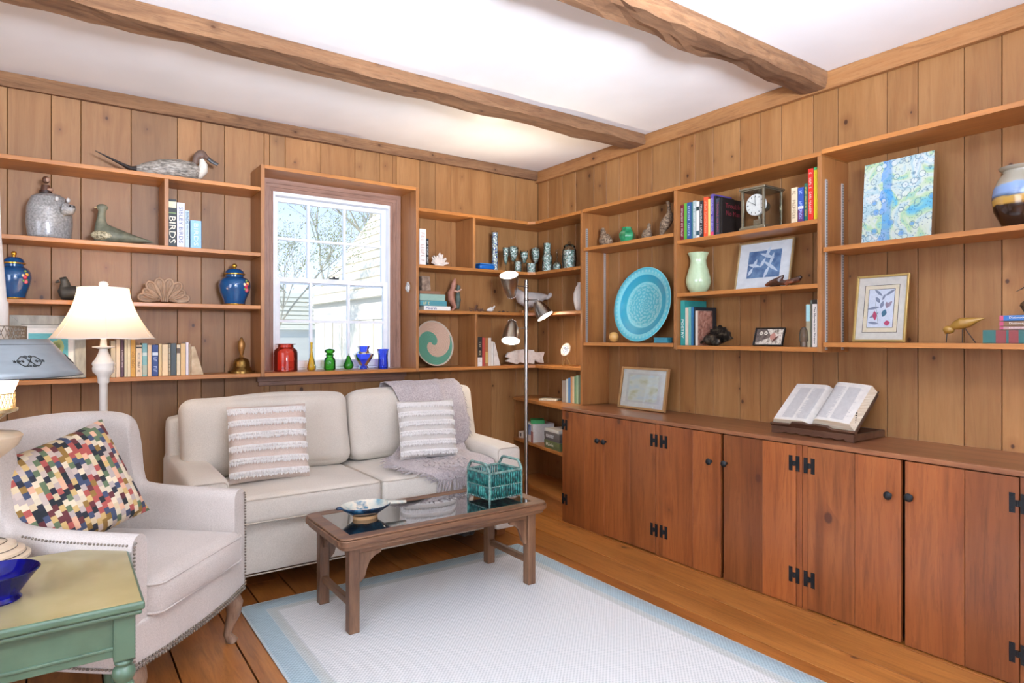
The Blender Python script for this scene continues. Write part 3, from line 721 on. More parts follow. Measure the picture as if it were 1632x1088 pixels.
for (p, q) in (((-hx2, -hy2), (hx2, -hy2)), ((hx2, -hy2), (hx2, hy2)), ((hx2, hy2), (-hx2, hy2)), ((-hx2, hy2), (-hx2, -hy2))):
    g = G(); p = Vector((*p, 0)); q = Vector((*q, 0)); n = max(6, int((q-p).length/.0135)); d = (q-p)/n
    for i in range(n):
        c = p+d*(i+.5)
        for (z0, z1) in ((.02, .078), (.082, .14)): g.tube([c+Vector((0, 0, z0)), c+Vector((0, 0, z1))], .0047, 7)
    sl = g.ob('side_slats', TEAL, t)
    g = G()
    for z in (.022, .08): g.cyl(p+Vector((0, 0, z)), q+Vector((0, 0, z)), .004, seg=8)
    g.ob('binding', TG, sl)
    g = G(); g.cyl(p+Vector((0, 0, hb-.005)), q+Vector((0, 0, hb-.005)), .0065, seg=8); g.ob('rim', TG, t)
g = G(); g.box(-hx2, hx2, -hy2, hy2, .018, .022); g.ob('bottom', TEAL, t)
for s in (-1, 1):
    g = G(); x = s*hx2; g.tube([(x, -hy2, hb), (x, -hy2*.72, hb+.035), (x, -hy2*.6, hb+.038), (x, hy2*.6, hb+.038), (x, hy2*.72, hb+.035), (x, hy2, hb)], .0068, 8); g.ob('handle', TG, t)

# ================================================================ wing chair
CH = cloth('pale_chair_linen', '#d6cdc5', '#c5bcb3', 280); NAIL = plain('#8a7f72', .35, .6)
LEG = wood('grey_brown_leg', '#9d8069', '#7a5f4a', 'z', .5, 1.5, 0); LEGD = wood('brown_leg', '#8a4f2c', '#66371c', 'z', .45, 1.5, 0)
th = math.atan2(.754, .657); fw = Vector((.754, -.657, 0))
cc = Vector((-2.7035, -1.577, 0))-fw*.35
t = thing('armchair', 'pale linen wing-back armchair with nailhead trim, left foreground', 'armchair', cc, th)
# plan path of the upholstered shell (centre line) from right front round the back to left front
path = [(.292, -.335), (.296, -.2), (.296, -.06), (.294, .03), (.291, .072), (.290, .094), (.290, .106), (.289, .12), (.286, .16), (.275, .24), (.22, .315), (.1, .35), (0, .355)]
hts = [.600, .603, .608, .616, .632, .70, .81, .868, .898, .902, .898, .892, .888]
path = path+[(-x, y) for x, y in path[-2::-1]]; hts = hts+hts[-2::-1]
zb = .19; th_ = [.036]*4+[.036, .036, .037, .039, .042, .05, .055, .055, .055]; th_ = th_+th_[-2::-1]
def cat(a, f):
    n = len(a)-1; i = min(int(f*n), n-1); u = f*n-i; p = [a[max(0, min(n, i+k))] for k in (-1, 0, 1, 2)]
    h = lambda q0, q1, q2, q3: .5*((2*q1)+(-q0+q2)*u+(2*q0-5*q1+4*q2-q3)*u*u+(-q0+3*q1-3*q2+q3)*u**3)
    return tuple(h(*[q[k] for q in p]) for k in range(len(a[0]))) if isinstance(a[0], tuple) else h(*p)
def shell(u, v):
    x, y = cat(path, u); x2, y2 = cat(path, min(1, u+.004)); x1, y1 = cat(path, max(0, u-.004))
    d = Vector((x2-x1, y2-y1, 0)).normalized(); nrm = Vector((d.y, -d.x, 0))   # outward
    hgt = cat(hts, u); k = cat(th_, u); r = k
    a = v*1.0
    # cross-section loop: inner bottom -> inner top -> rounded -> outer top -> outer bottom
    if a < .4: off, z = -k, zb+(hgt-r-zb)*(a/.4)
    elif a < .6:
        q = PI*(a-.4)/.2; off, z = -k*math.cos(q), hgt-r+r*math.sin(q)
    else: off, z = k, hgt-r-(hgt-r-zb)*((a-.6)/.4)
    back = max(0, min(1, (y+.05)/.3)); lean = .20*max(0, z-.45)*max(0, min(1, (y-.13)/.2))
    wing = .03*math.sin(max(0, min(1, (z-.6)/.3))*PI)*(1 if .05 < y < .22 else 0)
    return Vector((x, y, z))+nrm*off+Vector((0, lean-wing*0, 0))
g = G(); P = g.grid(shell, 130, 36)
for row in (P[0], P[-1]): g.F(row)
bk = g.ob('upholstered_shell', CH, t)
g = G(); fr = [(-.325, -.335), (-.2, -.352), (0, -.36), (.2, -.352), (.325, -.335), (.31, .1), (.27, .3), (-.27, .3), (-.31, .1)]
g.prismz(fr, .19, .335); g.ob('seat_rail', CH, t, bevel=.012, seg=3)
def front_y(x): return -.372-.02*(1-(x/.26)**2)
def seat(u, v):      # crowned seat cushion with a bowed front
    pass
g = G(); g.rbox((0, -.045, .385), (.256, .325, .062), .03, 16, (0, .02, .028)); sc_ = g.ob('seat_cushion', CH, t)
g = G()
for z in (.342, .432):
    p = rrect(0, -.045, .2555, .3245, z, .03); p = [(x, y-.02*(1-(x/.256)**2) if y < -.3 else y, zz) for x, y, zz in p]
    g.tube(p, .004, 6, caps=False)
g.ob('piping', CH, sc_)
# nailheads: bottom of the rail and front edges of the arms
def nails(par, pts, step=.0115, r=.0042):
    g = G(); acc = 0
    for a, b in zip(pts, pts[1:]):
        a, b = Vector(a), Vector(b); L_ = (b-a).length; s = 0
        while s < L_: g.ball(a.lerp(b, s/L_), r, 7, 4); s += step
    g.ob('nailhead_trim', NAIL, par)
for zn in (.2, .213): nails(t, [(-.327, -.340, zn), (-.2, -.3575, zn), (0, -.3655, zn), (.2, -.3575, zn), (.327, -.340, zn)], .013, .005)
nails(t, [(-.334, -.33, .205), (-.338, -.2, .205), (-.337, -.06, .205), (-.334, .04, .205), (-.328, .2, .208)])
nails(t, [(.334, -.33, .205), (.338, -.2, .205), (.337, -.06, .205)])
for s in (-1, 1):
    nails(t, [(s*.322, -.341, .215), (s*.324, -.341, .4), (s*.322, -.341, .57), (s*.31, -.3405, .588)])
    nails(t, [(s*.327, -.32, .575), (s*.330, -.2, .578), (s*.331, -.06, .583), (s*.327, .03, .593)])
def cab(x, y, s):
    g = G(); d = Vector((s*.5, -.86, 0)).normalized()
    pr = [(.19, 0, .036), (.15, .018, .034), (.11, .016, .026), (.07, .002, .019), (.035, -.006, .016), (.012, .006, .02), (0, .014, .022)]
    g.tube([Vector((x, y, z))+d*o for z, o, r in pr], [r for z, o, r in pr], 14); g.ob('front_leg', LEG, t)
cab(.275, -.3, 1); cab(-.275, -.3, -1)
for s in (-1, 1):
    g = G(); g.tube([(s*.25, .26, .2), (s*.262, .29, .1), (s*.28, .33, .002)], [.026, .022, .018], 10); g.ob('back_leg', LEGD, t)
# chequered cushion
def check_mat():
    m, nt, b = nm('multicolour_check_weave'); v = mapped(nt, (60, 50, 48)); sx = nt.nodes.new('ShaderNodeSeparateXYZ'); lk(nt, v, sx.inputs[0])
    ix = math_(nt, 'FLOOR', sx.outputs[0]); iz = math_(nt, 'FLOOR', math_(nt, 'ADD', sx.outputs[2], math_(nt, 'MULTIPLY', math_(nt, 'MODULO', ix, 2.0), .5)))
    cb = nt.nodes.new('ShaderNodeCombineXYZ'); lk(nt, ix, cb.inputs[0]); lk(nt, iz, cb.inputs[2])
    wn = nt.nodes.new('ShaderNodeTexWhiteNoise'); lk(nt, cb.outputs[0], wn.inputs[0])
    cols = ['#d6c29c', '#2a2c36', '#a8524a', '#cfae72', '#d9cbb0', '#5e2e30', '#b9a9a0', '#5f6f52', '#3f4860', '#e0b090', '#23282c', '#e6d6b8', '#8a6a34', '#c9b7ab']
    c = ramp(nt, wn.outputs[0], [(i/len(cols), q) for i, q in enumerate(cols)], 'CONSTANT')
    lk(nt, c, b.inputs['Base Color']); b.inputs['Roughness'].default_value = .95
    n = N(nt, 'ShaderNodeTexNoise', Vector=mapped(nt, (300, 300, 300)), Scale=1.0); bump(nt, b, n.outputs[0], .001, .5); return m
Mw = Matrix.Translation(cc) @ Matrix.Rotation(th, 4, 'Z')
lp = Vector((-.10, .045, .0)); wp = Mw @ lp
t = thing('throw_pillow', 'chequered multicolour throw pillow sitting tilted in the wing chair', 'pillow', (wp.x, wp.y, .46), th-.35)
g = G(); g.pillow(.40, .375, .14, 26); o = g.ob('cover', check_mat(), t); o.location = (-.01, 0, .22); o.rotation_euler = (-.36, -.27, 0)

# ================================================================ green side table
GR = speck('sage_green_paint', [(.3, '#465f4a'), (.7, '#526c56')], 12, .38, .2)
GT = speck('worn_olive_green_top', [(.3, '#938657'), (.5, '#9e9162'), (.7, '#a99c6e')], 6, .3, .35)
zt = .56; a = onz(230, 958, zt); b_ = onz(207, 862, zt); X1 = (a.x+b_.x)/2-.004; Y0, Y1 = a.y, b_.y
X0 = X1-.56
t = thing('side_table', 'sage green painted side table with turned legs, bottom left corner', 'table', ((X0+X1)/2, (Y0+Y1)/2, 0))
g = G(); g.box(X0, X1, Y0, Y1, zt-.02, zt); tp_ = g.ob('table_top', GR, t, w=True, bevel=.006, seg=3); g = G(); g.box(X0+.007, X1-.007, Y0+.007, Y1-.007, zt+.0001, zt+.0007); q = g.ob('worn_surface', GT, tp_); q.data.transform(Matrix.Translation(-Vector(t.location)))
g = G(); g.box(X0+.006, X1-.006, Y0+.006, Y1-.006, zt-.032, zt-.0205); g.ob('top_moulding', GR, t, w=True, bevel=.004)
ins = .028
g = G()
for (p, q) in (((X0+ins+.03, X1-ins-.03), (Y0+ins, Y0+ins+.018)), ((X0+ins+.03, X1-ins-.03), (Y1-ins-.018, Y1-ins))):
    g = G(); g.box(*p, *q, zt-.13, zt-.0325); g.box(p[0], p[1], q[0]-.004, q[1]+.004, zt-.112, zt-.104); g.ob('apron', GR, t, w=True, bevel=.002)
for q in ((X0+ins, X0+ins+.018), (X1-ins-.018, X1-ins)):
    g = G(); g.box(q[0], q[1], Y0+ins+.03, Y1-ins-.03, zt-.13, zt-.0325); g.ob('apron', GR, t, w=True, bevel=.002)
for (x, y) in ((X0+ins+.014, Y0+ins+.014), (X1-ins-.014, Y0+ins+.014), (X0+ins+.014, Y1-ins-.014), (X1-ins-.014, Y1-ins-.014)):
    g = G(); g.box(x-.023, x+.023, y-.023, y+.023, zt-.14, zt-.0325)
    pr = [(0, 0), (.012, 0), (.016, .02), (.012, .04), (.017, .06), (.02, .2), (.023, .33), (.018, .345), (.022, .352), (.022, .357), (.017, .362), (.023, .372), (.026, .383), (.023, .395), (.016, .402), (.021, .407), (.021, .413), (.015, .418), (.02, .4205), (0, .4205)]
    g.lathe(pr, 24, Matrix.Translation((x, y, 0))); g.ob('leg', GR, t, w=True, bevel=.003)
# blue glass bowl
BLU = glass('cobalt_glass', '#3a4ce8', .03, .3)
pb = onz(-5, 958, zt)
t = thing('bowl', 'flared cobalt blue glass bowl on the green side table', 'bowl', (pb.x, pb.y, zt+.0005))
g = G(); g.M = Matrix.Diagonal((1.15, 1.15, 1.05, 1)); g.lathe([(0, .004), (.04, .0), (.043, .004), (.038, .012), (.042, .02), (.062, .05), (.075, .068), (.073, .07), (.058, .05), (.036, .022), (0, .018)], 44); g.ob('glass', BLU, t)
# table lamp (converted oil lamp with painted metal shade), axis just outside the frame
pl_ = onz(-30, 893, zt); lx, ly = pl_.x, pl_.y
CRM = plain('#e9d3b4', .35, 0, .3); CRL = plain('#4a3c28', .5)
t = thing('table_lamp', 'cream turned lamp with grey painted metal shade, cut by the left edge', 'lamp', (lx, ly, zt+.0005))
dz = depth((lx, ly)); kx = dz/F0
def lz(py): return H-(py-V0)*kx-zt
r0 = 64*kx
g = G(); g.lathe([(0, 0), (r0, 0), (r0, .008), (r0*.9, .012), (r0*.88, .022), (r0*.72, .028), (r0*.7, .04), (r0*.5, .046), (r0*.2, .055), (.014, .07), (.012, lz(735)), (30*kx*.82, lz(732)), (58*kx*.82, lz(712)), (66*kx*.82, lz(697)), (60*kx*.82, lz(692)), (30*kx*.82, lz(688)), (0, lz(688))], 44); g.ob('base', CRM, t)
g = G()
for r, z in ((r0*.895, .013), (r0*.715, .029), (r0*.5, .0465)): g.lathe([(r, z-.001), (r+.0015, z), (r, z+.0015)], 44)
g.ob('line_band', CRL, t)
BR = plain('#e7cfa0', .25, .6)
kq = kx*.82; g = G(); g.lathe([(0, lz(687)), (28*kq, lz(686)), (26*kq, lz(672)), (40*kq, lz(662)), (57*kq, lz(657)), (58*kq, lz(653)), (54*kq, lz(651)), (30*kq, lz(650))], 36); bn_ = g.ob('burner', BR, t)
g = G()
for i in range(40):
    for s in (1, -1): g.tube([Vector((53*kq*math.cos(2*PI*(i+s*k*.3)/40), 53*kq*math.sin(2*PI*(i+s*k*.3)/40), lz(650)+(lz(628)-lz(650))*k/4)) for k in range(5)], .0008, 4)
g.tube([(53*kq*math.cos(2*PI*i/40), 53*kq*math.sin(2*PI*i/40), lz(628)) for i in range(41)], .0014, 6, caps=False); g.ob('pierced_gallery', BR, bn_)
g = G(); g.lathe([(48*kq, lz(649)), (49*kq, lz(630)), (58*kq, lz(609)), (59*kq, lz(604))], 36); g.ob('lit_glass', emit('lit_frosted_glass', '#ffe4bd', 2.6), t)
kq = kx*.82; g = G(); g.lathe([(.028, lz(640)), (.034, lz(620)), (.03, lz(560)), (42*kq, lz(541)), (42*kq, lz(481)), (39.5*kq, lz(479)), (31*kq, lz(375)), (28*kq, lz(290))], 36); g.ob('chimney', plain('#efe9e0', .4), t)
TOLE = plain('#8d979b', .35, .2, .2); BLK = plain('#2c2f2e', .5)
R1, R2 = 135*kx, 88*kx; zA, zB = lz(600), lz(541)
def octo(u, v, k=0):
    r = R1+(R2-R1)*v; a = 2*PI*u; n = 8; s = math.cos(PI/n)/math.cos((a % (2*PI/n))-PI/n); s = 1+(s-1)*.0
    return Vector((r*math.cos(a), r*math.sin(a), zA+(zB-zA)*v))
g = G(); g.grid(octo, 60, 6, closeu=True); sh = g.ob('shade', TOLE, t, solid=.0015)
g = G()
for v in (0.0, .86): g.tube([octo(i/60, v)*1.0+Vector((0, 0, 0)) for i in range(61)], .0012, 5, caps=False)
def stencil(a0):
    sc1, sc2 = .0125, .075       # horizontal (turn fraction) and vertical (height fraction) units
    W2 = lambda X, Y: octo(a0+X*sc1, .42+Y*sc2)*1.0035
    cs = []
    for sx_ in (-1, 1):
        for sy_ in (-1, 1):
            pts = []
            for i in range(40):
                q = i/39
                if q < .55: X = .15+2.6*(q/.55); Y = .15+1.5*math.sin(PI*(q/.55)*.9)
                else: a = (q-.55)/.45*1.5*PI; rr = .55*(1-.6*(q-.55)/.45); X = 2.6+rr*math.sin(a); Y = .58-.45+rr*math.cos(a)
                pts.append(W2(sx_*X*.62, sy_*Y))
            cs.append(pts)
            cs.append([W2(sx_*(.35+.33*math.cos(t_*.4)*(1-t_/22)), sy_*(1.5+.4*math.sin(t_*.4)*(1-t_/22))) for t_ in range(18)])
    for X in (-2.3, -1.1, 0, 1.1, 2.3): cs.append([W2(X+.22*math.cos(k*1.2566*2), .42*math.sin(k*1.2566*2)) for k in range(6)])
    for c_ in cs: g.tube(c_, .0013, 5)
for i in range(6): stencil(-.155+i/6)
q = g.ob('stencil', BLK, sh)
g = G(); rg = 58*kx; nn = 44; z0g, z1g = lz(541), lz(520)
for i in range(nn):
    for s in (1, -1):
        pts = [Vector((rg*math.cos(2*PI*(i+s*k*.25)/nn), rg*math.sin(2*PI*(i+s*k*.25)/nn), z0g+(z1g-z0g)*k/4)) for k in range(5)]; g.tube(pts, .0009, 4)
for z in (z0g, z1g): g.tube([(rg*math.cos(2*PI*i/44), rg*math.sin(2*PI*i/44), z) for i in range(45)], .0015, 6, caps=False)
g.ob('gallery', plain('#8a7a66', .4, .6), t)
g = G(); g.lathe([(rg, zB), (R2, zB+.0003)], 44); g.ob('shade_top', TOLE, sh)
g = G(); g.ball((0, 0, lz(628)), .019, 14, 8); g.ob('bulb', emit('warm_bulb', '#ffdcae', 60), t)
lamp('table_lamp_light', 'POINT', (lx, ly, zt+lz(626)), 5, L('#ffd2a0'), radius=.03)

# ================================================================ white floor lamp
y = -.45; ax = BX(165, y)
WL = plain('#f1ebe0', .4)
t = thing('floor_lamp', 'white turned floor lamp with glowing bell shade behind the wing chair', 'lamp', (ax, y, 0))
zz = lambda p: BZ(165, p, y)
g = G(); g.lathe([(0, 0), (.14, 0), (.145, .012), (.13, .024), (.06, .034), (.03, .05), (.018, .09), (.017, zz(612)), (.024, zz(609)), (.024, zz(603)), (.028, zz(598)), (.044, zz(592)), (.046, zz(586)), (.043, zz(583)), (.047, zz(580)), (.045, zz(577)), (.034, zz(572)), (.022, zz(563)), (.017, zz(556)), (.045, zz(553.5)), (.046, zz(552)), (.015, zz(551)), (.012, zz(540)), (0, zz(540))], 40); g.ob('stand', WL, t)
SH = bpy.data.materials.new('linen_lampshade'); SH.use_nodes = True; nt = SH.node_tree; nt.nodes.clear()
oo = nt.nodes.new('ShaderNodeOutputMaterial'); df = nt.nodes.new('ShaderNodeBsdfDiffuse'); tl = nt.nodes.new('ShaderNodeBsdfTranslucent'); mx = nt.nodes.new('ShaderNodeMixShader')
df.inputs[0].default_value = L('#f3ece0'); tl.inputs[0].default_value = L('#fff0da'); mx.inputs[0].default_value = .55
lk(nt, df.outputs[0], mx.inputs[1]); lk(nt, tl.outputs[0], mx.inputs[2]); lk(nt, mx.outputs[0], oo.inputs[0])
rb, rt = 72*depth((ax, y))/F0, 35.5*depth((ax, y))/F0; zbt, ztp = zz(540), zz(459)
def bell(u, v):
    r = rt+(rb-rt)*(1-v)**1.75*.93+(rb-rt)*.07*(1-v); a = 2*PI*u
    return Vector((r*math.cos(a), r*math.sin(a), zbt+(ztp-zbt)*v+.004*abs(math.sin(3*a))*(1-v)))
g = G(); g.grid(bell, 72, 16, closeu=True); s1 = g.ob('lamp_shade', SH, t)
g = G()
for i in range(6):
    a = i/6+1/12-.165; g.tube([bell(a, v/14)*1.001 for v in range(15)], .0013, 5)
g.tube([bell(i/72, 0) for i in range(73)], .0028, 6, caps=False); g.tube([bell(i/72, 1) for i in range(73)], .0028, 6, caps=False); g.ob('trim', WL, s1)
g = G(); g.lathe([(0, zz(463)), (.01, zz(462)), (.006, zz(460)), (.016, zz(457)), (.021, zz(453)), (.016, zz(449)), (0, zz(447.5))], 20); g.ob('finial', WL, t)
g = G(); g.tube([(-rt, 0, ztp), (0, 0, ztp-.004), (rt, 0, ztp)], .002, 6); g.tube([(0, -rt, ztp), (0, 0, ztp-.004), (0, rt, ztp)], .002, 6); g.ob('spider', plain('#b9b2a4', .4, .6), t)
g = G(); g.ball((0, 0, zz(500)), .03, 16, 10); g.cyl((0, 0, zz(540)), (0, 0, zz(508)), .012); g.ob('bulb', emit('warm_bulb_big', '#ffe6c4', 5), t)
lamp('floor_lamp_light', 'POINT', (ax, y, zz(490)), 7, L('#ffdcb0'), radius=.035)

# ================================================================ three-headed metal floor lamp
ST = speck('brushed_steel', [(.3, '#a3a19c'), (.7, '#c2c0bb')], 8, .28, 0, 1)
y = -.435; ax = BX(838, y)+.004; Z = lambda px, py: BZ(px, py, y)
t = thing('floor_lamp', 'brushed steel floor lamp with three lit adjustable heads in the corner', 'lamp', (ax, y, 0))
g = G(); g.lathe([(0, 0), (.12, 0), (.12, .012), (.11, .018), (.02, .024), (.0165, .04), (0, .04)], 40); g.ob('base', ST, t)
g = G(); g.cyl((0, 0, .03), (0, 0, Z(838, 446)), .0145, seg=20); g.ob('pole', ST, t)
def head(px0, py0, px1, py1, pr, arm_px, arm_py, energy, dy0=0, dy1=0):
    # neck end (px0,py0) and mouth centre (px1,py1)
    a = ony(px0, py0, y+dy0)-Vector((ax, y, 0)); b = ony(px1, py1, y+dy1)-Vector((ax, y, 0)); d = (b-a); Ln = d.length; d.normalize()
    M = Matrix.Translation(a) @ d.to_track_quat('Z', 'Y').to_matrix().to_4x4(); R = pr*4.35/F0
    g = G(); g.lathe([(0, -.012), (.006, -.012), (.007, .0), (.02, .002), (.03, .012), (R*.72, Ln*.35), (R*.9, Ln*.7), (R, Ln), (R-.002, Ln), (R*.86, Ln*.7), (R*.68, Ln*.35), (.02, .02), (0, .018)], 32, M); h = g.ob('lamp_head', ST, t)
    g = G()
    for i in range(10): g.ball(M @ Vector((.026*math.cos(i*PI/5), .026*math.sin(i*PI/5), .006)), .004, 8, 5)
    g.ob('vent_beads', plain('#f2efe8', .2, .8), h)
    g = G(); g.lathe([(0, Ln+.004), (R*.6, Ln+.001), (R*.96, Ln-.004)], 28, M); g.ob('bulb', emit('lit_bulb', '#fff4e2', 22), h)
    p = ony(arm_px, arm_py, y)-Vector((ax, y, 0)); g = G(); q = a+d*Ln*.42; q = a+d*(Ln*.35)
    g.cyl((0, 0, p.z), (q.x, q.y, p.z), .004, seg=8); g.ball((0, 0, p.z), .0175, 12, 8); g.ob('swivel_arm', ST, t)
    lamp('spot_head_light', 'SPOT', Vector((ax, y, 0))+b+d*.004, energy, L('#ffe9cc'), aim=d, spot=2.5, blend=.9, radius=.03)
head(815, 474, 811, 438, 15, 830, 456, 55, dy1=-.06)
head(816, 511, 814, 543, 15, 830, 523, 12, dy1=-.05)
head(854, 480, 869, 504, 14.5, 846, 478, 12, dy1=-.06)
# ================================================================ books
PG = speck('book_pages', [(.3, '#d9cdb4'), (.7, '#efe6d2')], 200, .9, aniso=(1, .02, .02))
BOOKN = [0]
def book(wall, l, r, top, d, zb, dep, col, label, group=None, ttl=None, tc_='#222222', band=None, tilt=0, bcol=None, hb=None, cover=None, minw=.0):
    loc, w_, h_, rz = spot(wall, l, r, top, d, zb)
    w_ = max(w_-.0006, minw); t = thing('book', label, 'book', loc+Vector((0, 0, .0004)), rz, group)
    if tilt: t.rotation_euler = (0, tilt, rz)
    m = plain(col, .5); g = G(); c = min(.0022, w_*.18)
    g.box(-w_/2, w_/2, 0, .003, 0, h_); g.box(-w_/2, -w_/2+c, .003, dep, 0, h_); g.box(w_/2-c, w_/2, .003, dep, 0, h_); g.ob('cover', m, t, bevel=.0008)
    g = G(); g.box(-w_/2+c+.0001, w_/2-c-.0001, .0032, dep-.004, .003, h_-.004); g.ob('pages', PG, t)
    if band:
        for (z0, z1, bc) in band: g = G(); g.box(-w_/2+.0003, w_/2-.0003, -.0006, .0005, z0*h_, z1*h_); g.ob('label_band', plain(bc, .5), t)
    if ttl:
        ttl = ttl if isinstance(ttl, list) else [(ttl, .5, .8, .5, tc_)]
        for q_ in ttl: s, zc, lf, wf, c2 = q_[:5]; text(s, h_*lf, w_*wf, spineM((q_[5] if len(q_) > 5 else 0)*w_, -.0011, h_*zc), plain(c2, .5), t)
    return t
def lying(wall, l, r, ptop, pbot, d, zb, dep, col, label, group=None, ttl=None, tcol='#ffffff', rot=0, tpos=.5, tlen=.5, tht=.55, bands=None):
    loc, w_, h_, rz = spot(wall, l, r, 500, d, zb); c = (l+r)/2
    h_ = (BZ(c, ptop, d)-BZ(c, pbot, d)) if wall == 'B' else (RZ(c, ptop, d)-RZ(c, pbot, d))
    t = thing('book', label, 'book', loc+Vector((0, 0, .0004)), rz+rot, group); m = plain(col, .5); c = .002
    g = G(); g.box(-w_/2, w_/2, 0, .003, 0, h_-.0008); g.box(-w_/2, w_/2, .003, dep, 0, c); g.box(-w_/2, w_/2, .003, dep, h_-.0008-c, h_-.0008); g.ob('cover', m, t, bevel=.0008)
    g = G(); g.box(-w_/2+.003, w_/2-.003, .0032, dep-.004, c+.0001, h_-.0009-c); g.ob('pages', PG, t)
    for (a, b, bc) in (bands or []): g = G(); g.box(-w_/2+a*w_, -w_/2+b*w_, -.0006, .0005, .0005, h_-.0013); g.ob('label_band', plain(bc, .5), t)
    if ttl: text(ttl, w_*tlen, h_*tht, spineM(-w_/2+w_*tpos, -.0011, h_/2, False), plain(tcol, .5), t)
    return t, h_
SPY = -.205
gB = 'bird books'
book('B', 263.8, 281.5, 317, SPY, Z2, .17, '#14201f', 'thick black book titled BIRDS on the top left shelf', gB, [('BIRDS', .36, .56, .58, '#f1e6cd', .12), ('OF NORTH AMERICA', .36, .55, .13, '#c9b58a', -.38)], band=[(.82, .95, '#e8dfb8'), (.70, .72, '#7f9a5a')])
book('B', 282, 294.6, 323, SPY, Z2, .16, '#d9d9dc', 'white book titled SIBLEY BIRDS beside the thick black one', gB, 'SIBLEY BIRDS', '#5b6a93')
book('B', 295, 302, 335.5, SPY, Z2, .15, '#b9ccd6', 'thin pale blue book with BIRDS at the top of its spine', gB, [('BIRDS', .8, .32, .6, '#1c4a63'), ('~', .4, .4, .3, '#4a6a78')])
book('B', 303.6, 321, 351.5, SPY, Z2, .13, '#8fbfe2', 'short light blue book, rightmost of the bird books', gB, [('BIRDS', .5, .8, .4, '#d5e6f2')])
gT = 'paperbacks in the row under the white lampshade'
rowT = [(176.5, 184.3, 543, '#b9ae94', 'worn greyish paperback, leftmost of the row under the lampshade', ''), (185, 191.5, 541, '#dcc7aa', 'cream paperback with a pink upper half next to the leftmost grey one', ''), (192.3, 197.6, 541, '#4e3142', 'dark maroon paperback with tiny white spine marks', 'w'), (198.2, 202.6, 541, '#cfc8a8', 'narrow pale green-grey paperback right of the maroon one', ''), (203, 208, 541, '#dccfae', 'narrow cream paperback left of the yellow one', ''), (208.6, 215.8, 541, '#cf9f45', 'mustard yellow paperback with brown spine lettering', 'y'), (216.6, 226.2, 550, '#e6d3b6', 'wide cream paperback with black spine lettering and dark dot', 'k'), (226.8, 234.6, 547, '#7fb3b4', 'turquoise banded paperback in the lampshade row', 't'), (235.2, 241.8, 549.5, '#dfc19c', 'peach paperback between the turquoise and navy ones', ''), (242.4, 252.2, 549.5, '#1f3f7d', 'navy blue paperback with a round white emblem', 'n'), (252.8, 257.8, 548, '#d9bd85', 'narrow tan paperback right of the navy one', ''), (258.4, 268, 549, '#e8cda2', 'thick pale tan paperback in the middle of the row', ''), (268.4, 271.8, 548, '#8c7c5f', 'narrow speckled brown paperback left of the charcoal book', 's'), (272.2, 281, 547, '#3f4a4c', 'charcoal grey hardback in the lampshade row', ''), (281.6, 287.4, 549, '#dccaa6', 'cream paperback with a small dark block, right of the charcoal book', 'b'), (288, 295.6, 547.5, '#e0bb80', 'warm tan paperback near the right end of the row', ''), (296.2, 300.6, 545.5, '#e9e0e2', 'thin white paperback near the stone bookend', ''), (301, 304.2, 548, '#a98c68', 'thin brown paperback touching the stone bookend', '')]
for (l, r, tp, c, lab, k) in rowT:
    T_ = {'w': [('~', .5, .5, .4, '#d8c8c8')], 'y': [('~', .45, .45, .55, '#6b4410')], 'k': [('~', .32, .35, .4, '#3a3a3a'), ('~', .65, .2, .4, '#6e7f8e')], 'n': [('~', .35, .5, .5, '#b8c6e6')], 's': [('~', .5, .7, .6, '#e6dcc0')]}.get(k)
    bd = {'t': [(.62, .72, '#c9d8d0'), (.05, .34, '#a9b6a4')], 'n': [(.66, .76, '#d8e2ee')], 'b': [(.72, .88, '#54402c')], 'k': [(.9, .95, '#222222')]}.get(k)
    book('B', l, r, tp, -.2, Z4, .12, c, lab, gT, T_, band=bd)
# stone bookend
STN = speck('travertine', [(.3, '#a08562'), (.5, '#c4ab86'), (.65, '#d6c3a2'), (.75, '#b89468')], 14, .6, .1)
def bookend(wall, l, r, top, d, zb, label, mat, flat=.28):
    loc, w_, h_, rz = spot(wall, l, r, top, d, zb); t = thing('bookend', label, 'bookend', loc, rz)
    g = G(); g.prism([(-w_/2, 0), (w_/2, 0), (-w_/2+w_*flat, h_), (-w_/2, h_)], -.0, .08); g.ob('stone', mat, t, bevel=.002)
bookend('B', 304.8, 325, 552, -.2, Z4, 'wedge-shaped tan stone bookend on the lowest left shelf', STN)
# encyclopedia pair, coral
book('B', 668.6, 679, 365, -.22, Z2, .17, '#ece2da', 'tall white book standing against the window upright', None, '~', '#b79f92')
book('B', 679.4, 683.4, 380, -.2, Z2, .15, '#23282a', 'thin black book right of the tall white book', None, '~', '#d8d8d0')
random.seed(9)
loc, w_, h_, rz = spot('B', 685, 715, 402, -.16, Z2+.002); t = thing('coral', 'spiky white branching coral on the upper right shelf', 'coral', loc)
g = G()
for i in range(46):
    a = random.uniform(0, 2*PI); e = random.uniform(.25, 1.4); R_ = random.uniform(.7, 1); d = Vector((math.cos(a)*math.cos(e)*w_*.5, math.sin(a)*math.cos(e)*.04, math.sin(e)*h_))*R_
    p0 = Vector((d.x*.15, d.y*.15, .006)); p1 = d*.6+Vector((0, 0, .004)); g.tube([p0, p1, d], [.0065, .0055, .0048], 6)
    for k in (-1, 1): g.tube([p1, p1+(d-p1)*.6+Vector((k*.008, random.uniform(-.005, .005), .004))], [.0045, .003], 5)
g.ball((0, 0, .008), (w_*.25, .025, .012), 12, 6); g.ob('branches', plain('#e9ddd0', .8), t)
